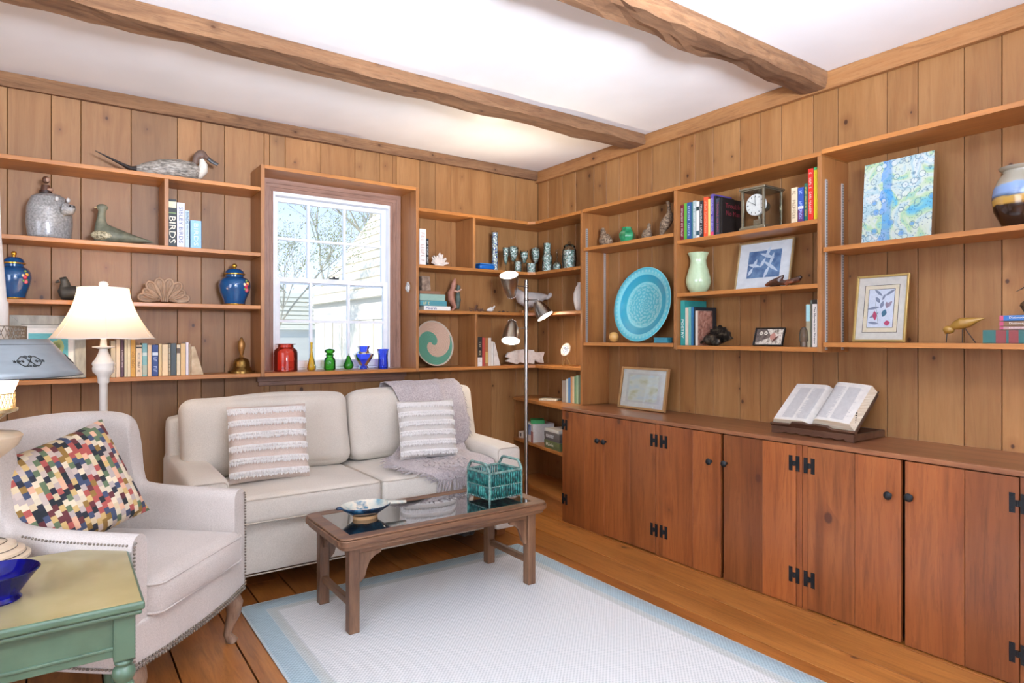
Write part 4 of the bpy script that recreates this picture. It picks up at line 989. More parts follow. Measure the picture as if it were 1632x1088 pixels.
# minerals stack
gM = 'mineral books lying in a stack'
zb = Z3
b1, h1 = lying('B', 676, 718, 486.5, 493.5, -.22, zb, .15, '#e8e4da', 'white book titled Minerals lying at the bottom of the stack', gM, 'Minerals', '#2a3f86', tpos=.27, tlen=.4, tht=.6); zb += h1+.001
b1, h2 = lying('B', 669.5, 712, 477.5, 485.5, -.21, zb, .15, '#4f8f96', 'blue-green book lying second from the bottom above the Minerals book', gM, '~', '#e9d68a', tpos=.25, tlen=.25, tht=.5); zb += h2+.001
b1, h3 = lying('B', 669, 709.5, 466.5, 477, -.205, zb, .15, '#8fae9f', 'pale teal thick book lying in the middle of the mineral stack', gM); zb += h3+.001
b1, h4 = lying('B', 669, 702, 461.5, 466.3, -.2, zb, .14, '#8a6248', 'thin brown book topmost of the mineral stack', gM); zb += h4+.001
RK = speck('grey_brown_rock', [(.3, '#5f4a3c'), (.6, '#96806c'), (.75, '#b8a48e')], 30, .9)
loc, w_, h_, rz = spot('B', 669, 683.5, 440.5, -.15, zb); t = thing('stone_block', 'rough brown stone block sitting on the mineral books', 'stone', loc)
g = G(); g.prism([(-w_/2, 0), (w_/2, 0), (w_/2*.78, h_), (-w_/2, h_)], -.03, .04); g.ob('stone', RK, t, bevel=.003)
gV = 'books beside the fish on the lowest right shelf'
for (l, r, tp, c, lab, T_, bd) in [(761.2, 768.4, 537, '#2c2823', 'black book with a white foot, leftmost by the basket divider', '~', [(0, .3, '#efe6dc')]), (768.8, 773, 537.6, '#b0463a', 'red book next to the black and white one', None, None), (773.4, 778, 538, '#a5683a', 'brown and yellow book right of the red one', None, [(.1, .5, '#c9a35e')]), (778.4, 783, 538.2, '#d9ccbc', 'tall cream-white book right of the brown one', None, None), (783.3, 786.2, 544, '#e6dfd4', 'short thin white book against the white bookend', None, None)]:
    book('B', l, r, tp, -.215, Z4, .15, c, lab, gV, T_, '#cbb994', band=bd)
bookend('B', 786.6, 797.6, 545, -.205, Z4, 'tall pale marble wedge bookend near the white fish', speck('pale_marble', [(.3, '#cfc4b6'), (.6, '#e8e0d6')], 18, .4), .2)
# books standing on the counter corner, flat notebook
gC = 'books standing on the low shelf against the tall upright'
for (l, r, tp, c, lab) in [(895.5, 901.5, 606.5, '#9f9384', 'grey paperback, leftmost of the corner books'), (902, 905, 604, '#cfd6cc', 'pale thin book right of the grey paperback'), (905.3, 909, 602, '#5d8db8', 'blue and white patterned book in the corner row'), (909.3, 911.8, 600, '#d59b66', 'thin orange-tan book in the corner row'), (912.2, 915, 600.5, '#e0cfa6', 'thin cream book left of the two green ones'), (915.3, 918, 599.5, '#7fa57c', 'thin green book in the corner row'), (918.3, 921.6, 598, '#a9c79f', 'light green book touching the tall upright')]:
    book('R', l, r, tp, -.21, .7435, .15, c, lab, gC)
t = thing('notebook', 'small pale patterned notebook lying flat on the low corner shelf', 'notebook', onx(877, 640, -.2).xy.to_3d()+Vector((0, 0, .7438)), -PI/2+.5)
g = G(); g.box(-.07, .07, -.05, .05, 0, .012); g.ob('cover', speck('marbled_paper', [(.3, '#c9b58a'), (.6, '#e6ddc4')], 60, .8), t, bevel=.002)
# board games
def game(px0, px1, y0px, y1px, x, zb, dep, cols, label, txt=None, tc_='#e6e6e6', rz=-PI/2-.18):
    a, b = RY(px0, x), RY(px1, x); c = (px0+px1)/2; h_ = RZ(c, y0px, x)-RZ(c, y1px, x); w_ = a-b
    t = thing('game_box', label, 'board game', (x, (a+b)/2, zb+.0005), rz); m = plain(cols[0], .4)
    g = G(); g.box(-w_/2, w_/2, 0, dep, 0, h_*.5); g.ob('box_bottom', m, t, bevel=.001); g = G(); g.box(-w_/2-.001, w_/2+.001, -.0015, dep+.001, h_*.42, h_); g.ob('lid', plain(cols[1], .4), t, bevel=.001)
    if txt: text(txt, w_*.5, h_*.4, spineM(-w_*.1, -.0035, h_*.55, False), plain(tc_, .4), t)
    return h_
zg = .4305
h1 = game(864, 895.5, 702, 714.5, -.345, zg, .24, ('#5f6b46', '#66724a'), 'olive green board game box, bottom of the right stack on the low shelf', 'Risk', '#f0f0e0')
h2 = game(864, 895.5, 687, 700, -.345, zg+h1+.0015, .24, ('#5d5a5a', '#66625f'), 'dark grey board game box lettered MONOPOLY on the olive one', 'MONOPOLY', '#ececec')
game(866, 894, 681, 686, -.335, zg+h1+h2+.003, .22, ('#d8d2c6', '#dedace'), 'thin white game box on the dark grey one')
t = thing('game_box', 'white and blue jigsaw box left of the olive and grey games', 'puzzle box', (-.27, -.235, .4308), -PI/2-.25)
g = G(); g.box(-.085, .085, 0, .17, 0, .135); bx_ = g.ob('box', plain('#e3dfda', .4), t, bevel=.001)
g = G(); g.box(-.075, .05, -.001, .001, .05, .125); g.ob('picture', speck('blue_sky_print', [(.4, '#31508c'), (.6, '#8ea9cf')], 12, .4), bx_)
g = G(); g.box(.05, .085, -.001, .001, .0, .08); g.ob('red_panel', plain('#b06a5f', .4), bx_)
t = thing('game_box', 'small bright green box on top of the jigsaw box', 'board game', (-.262, -.25, .568), -PI/2-.6)
g = G(); g.box(-.06, .06, 0, .1, 0, .026); g.ob('box', plain('#2f9a50', .4), t, bevel=.001)
t = thing('game_box', 'small white playing card box at the left end of the low shelf', 'card box', (-.225, -.075, .4308), -PI/2)
g = G(); g.box(-.026, .026, 0, .05, 0, .05); g.ob('box', plain('#e8ddd0', .4), t, bevel=.001); g = G(); g.box(-.008, .008, -.001, .001, .012, .036); g.ob('emblem', plain('#514a48', .4), t)
# ---- right wall books
gR = 'books left of the clock'
rowR = [(1084.5, 1089.6, 327, '#6d1226', 'dark crimson book with white title, leftmost by the clock shelf upright', '~', '#e9d3c8'), (1090, 1094.4, 324, '#5fa53a', 'bright green thin book', None, None), (1094.8, 1101.6, 322.5, '#274f86', 'mid blue book with a pale spine title', '~', '#b9cbe6'), (1102, 1103.8, 322, '#2c6f74', 'very thin teal book right of the mid blue one', None, None), (1104.2, 1109, 320, '#a7b6b4', 'light grey book in the row left of the clock', '~', '#dfe6e2'), (1109.6, 1114.4, 321, '#e6e4dc', 'white book with black arrow marks', 'X', None), (1114.9, 1120.2, 320, '#23262a', 'black book with white vertical lettering left of the orange one', '~', '#e6e6e0'), (1121.4, 1128, 314, '#e2552f', 'tall bright orange book', '~', '#f4a07e'), (1128.4, 1132, 317, '#e8d27a', 'yellow and white thin book between orange and purple', None, None), (1132.4, 1137.4, 309.5, '#5b4a94', 'tall purple book with a pink foot', '~', '#c6bde6'), (1137.8, 1140.8, 312, '#14141c', 'thin black book right of the purple one', None, None), (1141.2, 1147, 316, '#3b4352', 'slate grey book in front of the big black cover', 'TROUBLE NO MAN', '#a3465a')]
for (l, r, tp, c, lab, T_, tcc) in rowR:
    bd = [(0, .1, '#d9486a')] if 'purple book' in lab else ([(.75, .86, '#22383a'), (.08, .2, '#2f4f58')] if 'arrow' in lab else None)
    book('R', l, r, tp, -.215, 1.748, .16, c, lab, gR, None if T_ == 'X' else T_, tcc or '#222222', band=bd)
t = book('R', 1147.4, 1150.8, 315, -.235, 1.748, .19, '#15100f', 'large black hardback showing its cover lettered Trouble No Man', gR)
MS = Matrix.Rotation(PI/2, 4, 'Z') @ Matrix.Rotation(PI/2, 4, 'X')
red = plain('#7a2330', .5)
for s, z, l_ in (('Trouble', .155, .135), ('No Man', .115, .12)): text(s, l_, .026, Matrix.Translation((.0068, .095, z)) @ MS, red, t)
gS = 'books right of the clock'
for (l, r, tp, c, lab, T_, tcc, bd, ti) in [(1260.8, 1270.4, 299, '#dcc9a8', 'cream book with brown lettering, right of the clock', '~', '#8a765c', None, 0), (1271.6, 1280.6, 298.5, '#2f4fa0', 'blue and purple book with a white band', '~', '#9fb4ea', [(0, .36, '#5b2f6a'), (.38, .46, '#d8cfd0')], 0), (1281.6, 1287, 292, '#1f5f4c', 'dark green book with gold spine lettering', '~', '#c9b35e', None, 0), (1287.6, 1295.8, 268.5, '#cf2a1c', 'tall red book with white spine lettering beside the yellow one', [('~', .76, .32, .42, '#f3d9cc'), ('CARL HIAASEN', .35, .42, .42, '#f3d9cc')], '#f3d9cc', None, 0), (1296.8, 1302.6, 266.5, '#ecd028', 'tall yellow book with a green top against the upright', None, None, [(.95, 1, '#3fae6a')], 0)]:
    book('R', l, r, tp, -.215, 1.748, .16, c, lab, gS, T_, tcc or '#333333', band=bd)
gP = 'poetry books in the bottom compartment'
for (l, r, tp, c, lab, T_, tcc, dd, dep) in [(1084.5, 1091.4, 478.8, '#2b8f8a', 'tall teal book lettered POETRY', [('POETRY', .37, .42, .55, '#eef3ee')], None, -.215, .19), (1092, 1096.6, 490, '#dcc8b0', 'cream paperback right of the tall teal one', None, None, -.21, .15), (1097.2, 1101, 489, '#6fb0a4', 'thin sea green book', None, None, -.21, .15), (1101.4, 1104.8, 489, '#2d6f9a', 'thin mid-blue book in the poetry row', None, None, -.21, .15), (1105, 1107.6, 489, '#1c2730', 'black hardback behind the small patterned cover', None, None, -.205, .19), (1108, 1111.6, 495, '#dcd0c0', 'small book showing a reddish-brown painted cover', None, None, -.228, .13)]:
    t = book('R', l, r, tp, dd, 1.1532, dep, c, lab, gP, T_, tcc or '#333333')
loc, w_, h_, rz = spot('R', 1108, 1111.6, 495, -.228, 1.1532)
g = G(); g.box(w_/2-.0001, w_/2+.0012, .004, .128, .001, h_-.001); g.ob('front_cover', speck('painted_cover', [(.3, '#4a2a22'), (.5, '#9a6a58'), (.65, '#b08a7a'), (.8, '#7d8a86')], 22, .5, dist=1.5), t)
gQ = 'books at the right end of the bottom compartment'
book('R', 1284.5, 1291, 484.5, -.20, 1.1532, .15, '#a39a7e', 'tan book with a pale blue upper label behind the crystal', gQ, None, band=[(.6, .98, '#a9dbe0')])
book('R', 1291.4, 1294.2, 478, -.19, 1.1532, .17, '#6d7468', 'thin grey-green book between the tan and the white one', gQ)
book('R', 1294.6, 1302.4, 477.5, -.215, 1.1532, .17, '#ece7de', 'white book lettered The Movies in the Modern, black at the top', gQ, [('The Movies in the Modern', .46, .78, .38, '#3a3a3a')], band=[(.91, 1, '#151515')])
# right end stack
gD = 'dictionaries lying at the right edge'
zb = 1.1765
b1, h1 = lying('R', 1566, 1700, 524, 546, -.22, zb, .16, '#2c5f5a', 'thick green book with red spine labels lying under the dictionaries', None, bands=[(.17, .30, '#7c3434'), (.33, .45, '#7c3434')]); zb += h1+.001
for (tp, bt, c, lab, tl) in ((518, 523.2, '#b9908a', 'pink-banded lowest dictionary on the green book', 'Dictionary of Art'), (508.6, 517, '#7a5a3c', 'brown dictionary in the middle of the three', 'Dictionary of Music'), (499, 508, '#2f6aa6', 'blue dictionary topmost under the sandpiper figure', 'Dictionary of Words')):
    b1, h1 = lying('R', 1593, 1690, tp, bt, -.2, zb, .14, c, lab, gD, tl, '#f0ece4', tpos=.42, tlen=.5, tht=.5, bands=[(0, .07, '#b5496a')]); zb += h1+.001
ZDICT = zb

# ================================================================ framed pictures
def picture(name, label, wall, l, r, top, d, zb, lean, fw_, fcol, mat_col, mats, art, mw=.2, fd=.015, gl=True, px=None, cat='picture', hfix=None):
    loc, w_, h_, rz = spot(wall, l, r, top, d, zb); h_ = hfix or h_/math.cos(lean)
    t = thing(name, label, cat, loc+Vector((0, 0, .001)), rz); M = Matrix.Rotation(-lean, 4, 'X')
    fm = fcol if not isinstance(fcol, str) else plain(fcol, .35, .0, .2)
    g = G(); g.M = M
    pr = [(w_/2, 0, h_), (-w_/2, 0, h_)]
    o = [(-w_/2, 0), (w_/2, 0), (w_/2, h_), (-w_/2, h_)]; i_ = [(-w_/2+fw_, fw_), (w_/2-fw_, fw_), (w_/2-fw_, h_-fw_), (-w_/2+fw_, h_-fw_)]
    for k in range(4):
        j = (k+1) % 4; P_ = [o[k], o[j], i_[j], i_[k]]; g.prism(P_, -fd, 0)
    g.ob('frame', fm, t, bevel=.0015)
    g = G(); g.M = M; g.box(-w_/2+fw_*.9, w_/2-fw_*.9, -fd*.45, -.001, fw_*.9, h_-fw_*.9); g.ob('mat_board', plain(mat_col, .7), t)
    hold = bpy.data.objects.new('print', None)
    art(t, M @ Matrix.Translation((0, -fd*.45, 0)), w_, h_, fw_)
    if gl: g = G(); g.M = M; g.box(-w_/2+fw_*.95, w_/2-fw_*.95, -fd*.8, -fd*.72, fw_*.95, h_-fw_*.95); g.ob('glass', PANE, t)
    return t
def sheet(t, M, x0, x1, z0, z1, mat, k=1, name='print'):
    g = G(); g.M = M; g.box(x0, x1, -.0004*k, -.0002*(k-1), z0, z1); return g.ob(name, mat, t)
def shapes(t, M, polys, mat, k=2, name='drawing'):
    g = G(); g.M = M
    for p in polys: g.prism(p, -.0004*k, -.0004*k+.0003)
    return g.ob(name, mat, t)
def leaf(cx, cz, a, ln, wd, n=6):
    P_ = []; 
    for i in range(n): q = i/(n-1); P_.append((ln*q, wd*math.sin(PI*q)))
    for i in range(n-2, 0, -1): q = i/(n-1); P_.append((ln*q, -wd*math.sin(PI*q)))
    return [(cx+x*math.cos(a)-z*math.sin(a), cz+x*math.sin(a)+z*math.cos(a)) for x, z in P_]
def art_turq(t, M, w_, h_, f):
    s = sheet(t, M, -w_*.33, w_*.33, h_*.22, h_*.80, plain('#e8e4da', .6)); s2 = sheet(t, M, -w_*.26, w_*.26, h_*.28, h_*.72, plain('#5fb0b4', .6), 2)
    shapes(t, M, [leaf(x*w_, .34*h_, 1.2+x*2, .3*h_, .02) for x in (-.12, -.04, .05, .12)], plain('#a9b878', .6), 3)
GW = speck('grey_washed_wood', [(.3, '#7f8078'), (.6, '#a3a298'), (.75, '#8c8d84')], 30, .7, aniso=(1, 1, .2))
picture('framed_picture', 'large grey-washed frame with a turquoise print leaning on the lower left shelf', 'B', 14, 137, 504, -.20, Z4, .22, .045, GW, '#cfcdc2', None, art_turq, fd=.022, gl=False)
def art_birds(t, M, w_, h_, f):
    sheet(t, M, -w_*.30, w_*.30, h_*.24, h_*.80, speck('slate_blue_print', [(.35, '#48668c'), (.6, '#7390ae'), (.75, '#5d7c9e')], 25, .6))
    P_ = []
    for (cx, cz, a, s) in ((.02, .65, .35, .085), (.1, .47, .6, .10), (-.2, .45, .2, .07)):
        cx *= w_; cz *= h_; P_ += [leaf(cx-s*.5*math.cos(-a)*.9, cz+s*.3, -a, s*1.1, .009), leaf(cx, cz, 1.1+a*.3, s*.75, .009), leaf(cx, cz, -2.2+a*.4, s*.7, .009)]
    shapes(t, M, P_, plain('#d5dde2', .6), 2)
picture('framed_picture', 'framed print of white birds flying on a blue ground, above the owl tile', 'R', 1172, 1259, 390, -.10, 1.4492, .2, .007, plain('#b59a6c', .35, .4), '#e9e7e2', None, art_birds, fd=.014, hfix=.262)
def art_bot(t, M, w_, h_, f):
    DK = plain('#4a4038', .5); a = .16
    def fr(x0, x1, z0, z1, wd, m, k):
        for q in ((x0, x1, z0, z0+wd), (x0, x1, z1-wd, z1), (x0, x0+wd, z0, z1), (x1-wd, x1, z0, z1)): sheet(t, M, *q, m, k, 'border_line')
    sheet(t, M, -w_*.33, w_*.33, h_*.14, h_*.85, speck('cream_border_print', [(.5, '#ead9b8'), (.72, '#e2cfa4'), (.8, '#c98a5e')], 60, .6), 1)
    sheet(t, M, -w_*.25, w_*.25, h_*.21, h_*.79, plain('#e4e6ec', .6), 2); fr(-w_*.33, w_*.33, h_*.14, h_*.85, .0018, DK, 3); fr(-w_*.25, w_*.25, h_*.21, h_*.79, .0018, DK, 3)
    W, Q = w_, h_
    shapes(t, M, [leaf(.02*W, .68*Q, 2.4, .05, .006), leaf(.06*W, .68*Q, .6, .055, .006), leaf(-.02*W, .58*Q, 2.2, .035, .008), leaf(-.02*W, .52*Q, 3.3, .055, .006), leaf(-.03*W, .44*Q, 3.7, .05, .006), leaf(-.01*W, .27*Q, 3.0, .05, .006), leaf(.0, .5*Q, 1.3, .035, .008), leaf(.02*W, .62*Q, 1.2, .03, .005)], plain('#8a8fa0', .6), 3)
    shapes(t, M, [leaf(-.005, .24*Q, 1.75, .5*Q*.8, .0012)], plain('#9aa39a', .6), 4)
    shapes(t, M, [leaf(-.09*W, .32*Q, 1.7, .045, .009), leaf(.08*W, .27*Q, .2, .026, .012)], plain('#c44a6a', .6), 5)
    shapes(t, M, [leaf(.05*W, .37*Q, 1.3, .036, .011)], plain('#3f6d82', .6), 5); shapes(t, M, [leaf(.1*W, .5*Q, .9, .04, .008), leaf(.12*W, .5*Q, 1.7, .03, .006)], plain('#a9929c', .6), 5)
GOLD = plain('#c2a768', .3, .75)
picture('framed_picture', 'gold framed botanical print with red and blue berries beside the brass-coloured bird', 'R', 1360, 1444, 440, -.12, 1.1765, .16, .010, GOLD, '#e6dccb', None, art_bot, fd=.014, hfix=.305)
def art_water(t, M, w_, h_, f):
    sheet(t, M, -w_*.36, w_*.36, h_*.16, h_*.86, plain('#d9d3c4', .6), 1); sheet(t, M, -w_*.31, w_*.31, h_*.20, h_*.82, speck('faint_landscape', [(.3, '#c9d3cf'), (.5, '#dcdcc8'), (.65, '#c8c496'), (.8, '#b9b58c')], 9, .6, aniso=(1, 1, 2.2)), 2)
picture('framed_picture', 'gold-brown framed pale landscape leaning on the counter top', 'R', 987, 1061, 592, -.13, .7438, .17, .014, plain('#b58c5c', .3, .3), '#e8e2d2', None, art_water, fd=.02, hfix=.265)
# owl tile
def art_owl(t, M, w_, h_, f):
    sheet(t, M, -w_*.44, w_*.44, h_*.07, h_*.93, speck('mottled_tile', [(.35, '#6f6558'), (.5, '#c8beae'), (.62, '#e0dccf'), (.72, '#9a7f6c')], 60, .5))
    shapes(t, M, [[(-.44*w_, .93*h_), (-.1*w_, .93*h_), (.08*w_, .5*h_), (-.35*w_, .2*h_), (-.44*w_, .2*h_)]], speck('owl_brown', [(.3, '#3c332d'), (.6, '#6d6058')], 80, .6), 3)
    for x in (-.28, -.12): shapes(t, M, [leaf(x*w_-.011, .7*h_, 0, .022, .011)], plain('#d9d2c0', .5), 4); shapes(t, M, [leaf(x*w_-.004, .7*h_, 0, .008, .004)], plain('#1a1512', .5), 5)
    shapes(t, M, [leaf(.08*w_, .3*h_, 1.2, .045, .016)], plain('#b98474', .5), 4); shapes(t, M, [leaf(.12*w_, .2*h_, .8, .05, .006)], plain('#5a2f22', .5), 4)
picture('decorative_tile', 'small dark-edged tile picture of an owl leaning on the bottom compartment shelf', 'R', 1201, 1248, 522, -.15, 1.1535, .32, .004, '#1c1613', '#332b26', None, art_owl, fd=.014, gl=False, cat='tile', hfix=.095)
# abstract painting on canvas
def paint_mat():
    m, nt, b = nm('abstract_painting'); v = mapped(nt, (1, 1, 1))
    n1 = N(nt, 'ShaderNodeTexNoise', Vector=v, Scale=9.0, Detail=4.0, Distortion=1.2)
    c = ramp(nt, n1.outputs[0], [(.22, '#2f8fc8'), (.34, '#6fb8c8'), (.42, '#a9c79a'), (.48, '#c4d0c4'), (.56, '#9fc0c8'), (.62, '#cdd4cf'), (.70, '#7fa8c0'), (.78, '#8a76a4')])
    vo = N(nt, 'ShaderNodeTexVoronoi', Vector=v, Scale=26.0); d = vo.outputs['Distance']
    rg = ramp(nt, d, [(.30, '#000000'), (.36, '#ffffff'), (.42, '#000000')]); c = mix(nt, math_(nt, 'MULTIPLY', rg, .75), c, '#24607e')
    sx = nt.nodes.new('ShaderNodeSeparateColor'); lk(nt, vo.outputs['Color'], sx.inputs[0])
    dot = math_(nt, 'MULTIPLY', math_(nt, 'LESS_THAN', d, .3), math_(nt, 'GREATER_THAN', sx.outputs[0], .45))
    sv = nt.nodes.new('ShaderNodeSeparateXYZ'); lk(nt, v, sv.inputs[0]); st_ = ramp(nt, math_(nt, 'ADD', sv.outputs[0], math_(nt, 'MULTIPLY', n1.outputs[0], .06)), [(.0, '#ffffff'), (.01, '#000000')]); st_ = math_(nt, 'MULTIPLY', st_, math_(nt, 'GREATER_THAN', math_(nt, 'ADD', sv.outputs[0], math_(nt, 'MULTIPLY', n1.outputs[0], .06)), -.035)); c = mix(nt, math_(nt, 'MULTIPLY', st_, .6), c, '#1f7fd0')
    c = mix(nt, math_(nt, 'MULTIPLY', dot, .7), c, ramp(nt, sx.outputs[1], [(0, '#1f7fc8'), (.3, '#ccd4d2'), (.6, '#c0ccc6'), (.8, '#7a2f5a'), (.9, '#c9b04a')], 'CONSTANT'))
    v3 = N(nt, 'ShaderNodeTexVoronoi', Vector=v, Scale=85.0); c = mix(nt, math_(nt, 'MULTIPLY', math_(nt, 'LESS_THAN', v3.outputs['Distance'], .26), .5), c, '#2a5a78')
    lk(nt, c, b.inputs['Base Color']); b.inputs['Roughness'].default_value = .5; return m
loc, w_, h_, rz = spot('R', 1371, 1485, 275, -.16, 1.612)
t = thing('painting', 'square abstract painting in blues, greens and white leaning on the upper right shelf', 'painting', loc+Vector((.005, 0, .001)), rz-.05)
g = G(); g.M = Matrix.Rotation(-.08, 4, 'X'); g.box(-w_/2, w_/2, -.002, .026, 0, .365); cv = g.ob('canvas', plain('#7a5a38', .6), t, bevel=.002)
g = G(); g.M = Matrix.Rotation(-.08, 4, 'X'); g.box(-w_/2+.0005, w_/2-.0005, -.0032, -.002, .0005, .3645); g.ob('painted_face', paint_mat(), t)

# ================================================================ ceramics and glass
def turned(name, label, cat, wall, l, r, top, d, zb, prof, mat, part='body', sx=1, seg=36, off=(0, 0), group=None, rzz=0, cut=None):
    loc, w_, h_, rz = rspot(wall, l, r, top, d, zb); t = thing(name, label, cat, loc+Vector((off[0], off[1], .0005)), rz+rzz, group)
    R_ = w_/2/max(p[0] for p in prof); g = G(); g.lathe([(a*R_, b*h_) for a, b in prof], seg, sx=sx); g.ob(part, mat, t); return t, R_, h_
CEL = plain('#b8cfa8', .15, 0, .7)
turned('vase', 'tall pale celadon green vase with a flared neck', 'vase', 'R', 1093.5, 1133, 403, -.13, 1.4492, [(0, 0), (.55, 0), (.62, .02), (.85, .12), (1, .27), (.98, .36), (.82, .55), (.66, .7), (.62, .8), (.72, .92), (.84, .99), (.82, 1), (.7, .93), (.58, .8), (.6, .7), (.4, .2), (0, .1)], CEL)
# cobalt ginger jars with lids and flower decals
NAVY = plain('#0d4a7c', .12, 0, .8); GLD = plain('#d9a53c', .25, .8)
def jar(label, l, r, top, dd, fx):
    t, R_, h_ = turned('ginger_jar', label, 'jar', 'B', l, r, top, dd, Z3, [(0, 0), (.62, 0), (.66, .03), (.7, .12), (.9, .3), (1, .45), (.97, .56), (.8, .64), (.56, .68), (.56, .73), (.5, .73), (0, .72)], NAVY, group='blue ginger jars on the third shelf')
    g = G(); g.lathe([(.64*R_, .73*h_), (.68*R_, .74*h_), (.68*R_, .755*h_), (.60*R_, .765*h_)], 36); g.ob('gold_band', GLD, t); g = G(); g.lathe([(.63*R_, .0), (.665*R_, .004), (.665*R_, .012)], 36); g.ob('gold_band', GLD, t)
    g = G(); g.lathe([(.62*R_, .758*h_), (.56*R_, .82*h_), (.4*R_, .865*h_), (.12*R_, .88*h_), (0, .88*h_)], 36); ld = g.ob('lid', NAVY, t)
    g = G(); g.lathe([(.12*R_, .875*h_), (.1*R_, .9*h_), (.16*R_, .93*h_), (.17*R_, .96*h_), (.1*R_, .99*h_), (0, h_)], 20); g.ob('lid_knob', GLD, ld)
    for (dx, dz, s, c) in ((0, 0, .15, '#c8384a'), (.13, .05, .12, '#e2b04a'), (.06, -.1, .13, '#d9606a'), (-.13, .03, .09, '#f0dfb0'), (-.1, -.08, .07, '#6f9a4a'), (.16, -.06, .07, '#5f8f45'), (.02, .12, .07, '#7aa04e')):
        a = -PI/2+fx+dx; rr = R_*.985; g = G(); g.ball((rr*math.cos(a), rr*math.sin(a), h_*(.46+dz)), (s*R_*1.0, s*R_*1.0, s*R_*1.2), 10, 6); g.ob('painted_flower', plain(c, .2, 0, .5), t)
jar('cobalt blue lidded ginger jar at the right end of the shelf by the window', 350, 397, 420, -.12, .6)
jar('cobalt blue lidded ginger jar at the far left edge above the lamp', -1, 45, 400, -.12, .7)
# sea-facing bottles on the sill
gw = 'coloured glass on the window sill'
turned('jar', 'wide red-orange glass jar on the window sill', 'jar', 'B', 437, 473.5, 547.5, -.13, Z4+.001, [(0, .01), (.92, 0), (1, .03), (1, .66), (.93, .77), (.66, .86), (.64, .95), (.86, .975), (.86, .99), (.6, 1)], glass('red_orange_glass', '#ff9078', .02, .25))
turned('vase', 'slim yellow glass bud vase on the window sill', 'vase', 'B', 489, 503.5, 545.5, -.13, Z4+.001, [(0, .02), (.7, 0), (.95, .04), (1, .15), (.75, .33), (.42, .5), (.3, .7), (.28, .92), (.34, 1)], glass('yellow_glass', '#ffe262', .02, .3))
GG = glass('green_glass', '#8be07a', .02, .25); BG2 = glass('blue_glass', '#7f98ff', .02, .25)
t, R_, h_ = turned('jar', 'green glass apothecary jar with a round stopper on the window sill', 'jar', 'B', 516.5, 534.5, 555.5, -.13, Z4+.001, [(0, .01), (.9, 0), (1, .04), (1, .42), (.85, .55), (.62, .6), (.62, .67)], GG)
g = G(); g.lathe([(0, .66*h_), (.5*R_, .66*h_), (.8*R_, .7*h_), (.6*R_, .74*h_), (.5*R_, .77*h_), (.85*R_, .84*h_), (.9*R_, .91*h_), (.6*R_, .98*h_), (0, h_)], 28); g.ob('stopper', GG, t)
t, R_, h_ = turned('glass_pear', 'small green glass pear on the window sill', 'ornament', 'B', 547.3, 563.5, 566.5, -.13, Z4+.001, [(0, 0), (.55, .01), (.9, .12), (1, .3), (.88, .48), (.6, .66), (.45, .8), (.35, .93), (.15, 1), (0, 1)], glass('green_pear_glass', '#7fdc6a', .02, .3))
g = G(); g.tube([(0, 0, h_*.98), (.003, 0, h_*1.06), (.001, 0, h_*1.14)], .0018, 6); g.ob('stem', GG, t)
turned('vase', 'royal blue footed urn vase on the window sill', 'vase', 'B', 563.5, 595, 551.5, -.13, Z4+.001, [(0, 0), (.5, 0), (.5, .06), (.36, .16), (.5, .24), (.85, .45), (1, .62), (.98, .66), (.6, .74), (.5, .84), (.62, .97), (.64, 1)], BG2)
turned('tumbler', 'deep blue waisted glass tumbler on the window sill', 'glass', 'B', 601, 619.5, 556, -.13, Z4+.001, [(0, .01), (.82, 0), (.86, .05), (.84, .3), (.78, .55), (.84, .8), (1, 1)], BG2)
# right edge pottery
def pot_mat(h):
    m, nt, b = nm('landscape_glaze'); tcx = nt.nodes.new('ShaderNodeTexCoord'); sx = nt.nodes.new('ShaderNodeSeparateXYZ'); lk(nt, tcx.outputs['Object'], sx.inputs[0])
    n = N(nt, 'ShaderNodeTexNoise', Vector=mapped(nt, (7, 7, 18)), Scale=1.0, Detail=4.0, Distortion=.5)
    z = math_(nt, 'ADD', math_(nt, 'MULTIPLY', sx.outputs[2], 1/h), math_(nt, 'MULTIPLY', math_(nt, 'SUBTRACT', n.outputs[0], .5), .28))
    c = ramp(nt, z, [(0, '#20120c'), (.36, '#2c1a12'), (.40, '#b58a3e'), (.50, '#b9964e'), (.53, '#39506a'), (.58, '#7f9cc8'), (.68, '#86a6d2'), (.72, '#a9a390'), (1, '#9a9484')]); lk(nt, c, b.inputs['Base Color']); b.inputs['Roughness'].default_value = .2; b.inputs['Coat Weight'].default_value = .6; return m
loc, w_, h_, rz = rspot('R', 1590, 1668, 268, -.12, 1.612)
t = thing('vase', 'round stoneware pot glazed in blue, ochre and dark brown, cut by the right edge', 'vase', loc, rz)
R_ = w_/2; h_ = .235; g = G(); g.lathe([(0, 0), (.5*R_, 0), (.62*R_, .04*h_), (.93*R_, .3*h_), (R_, .5*h_), (.95*R_, .65*h_), (.78*R_, .82*h_), (.62*R_, .9*h_), (.62*R_, .94*h_), (.74*R_, .97*h_), (.76*R_, h_), (.68*R_, h_), (.55*R_, .9*h_), (.8*R_, .6*h_), (0, .1*h_)], 44); g.ob('body', pot_mat(h_), t)
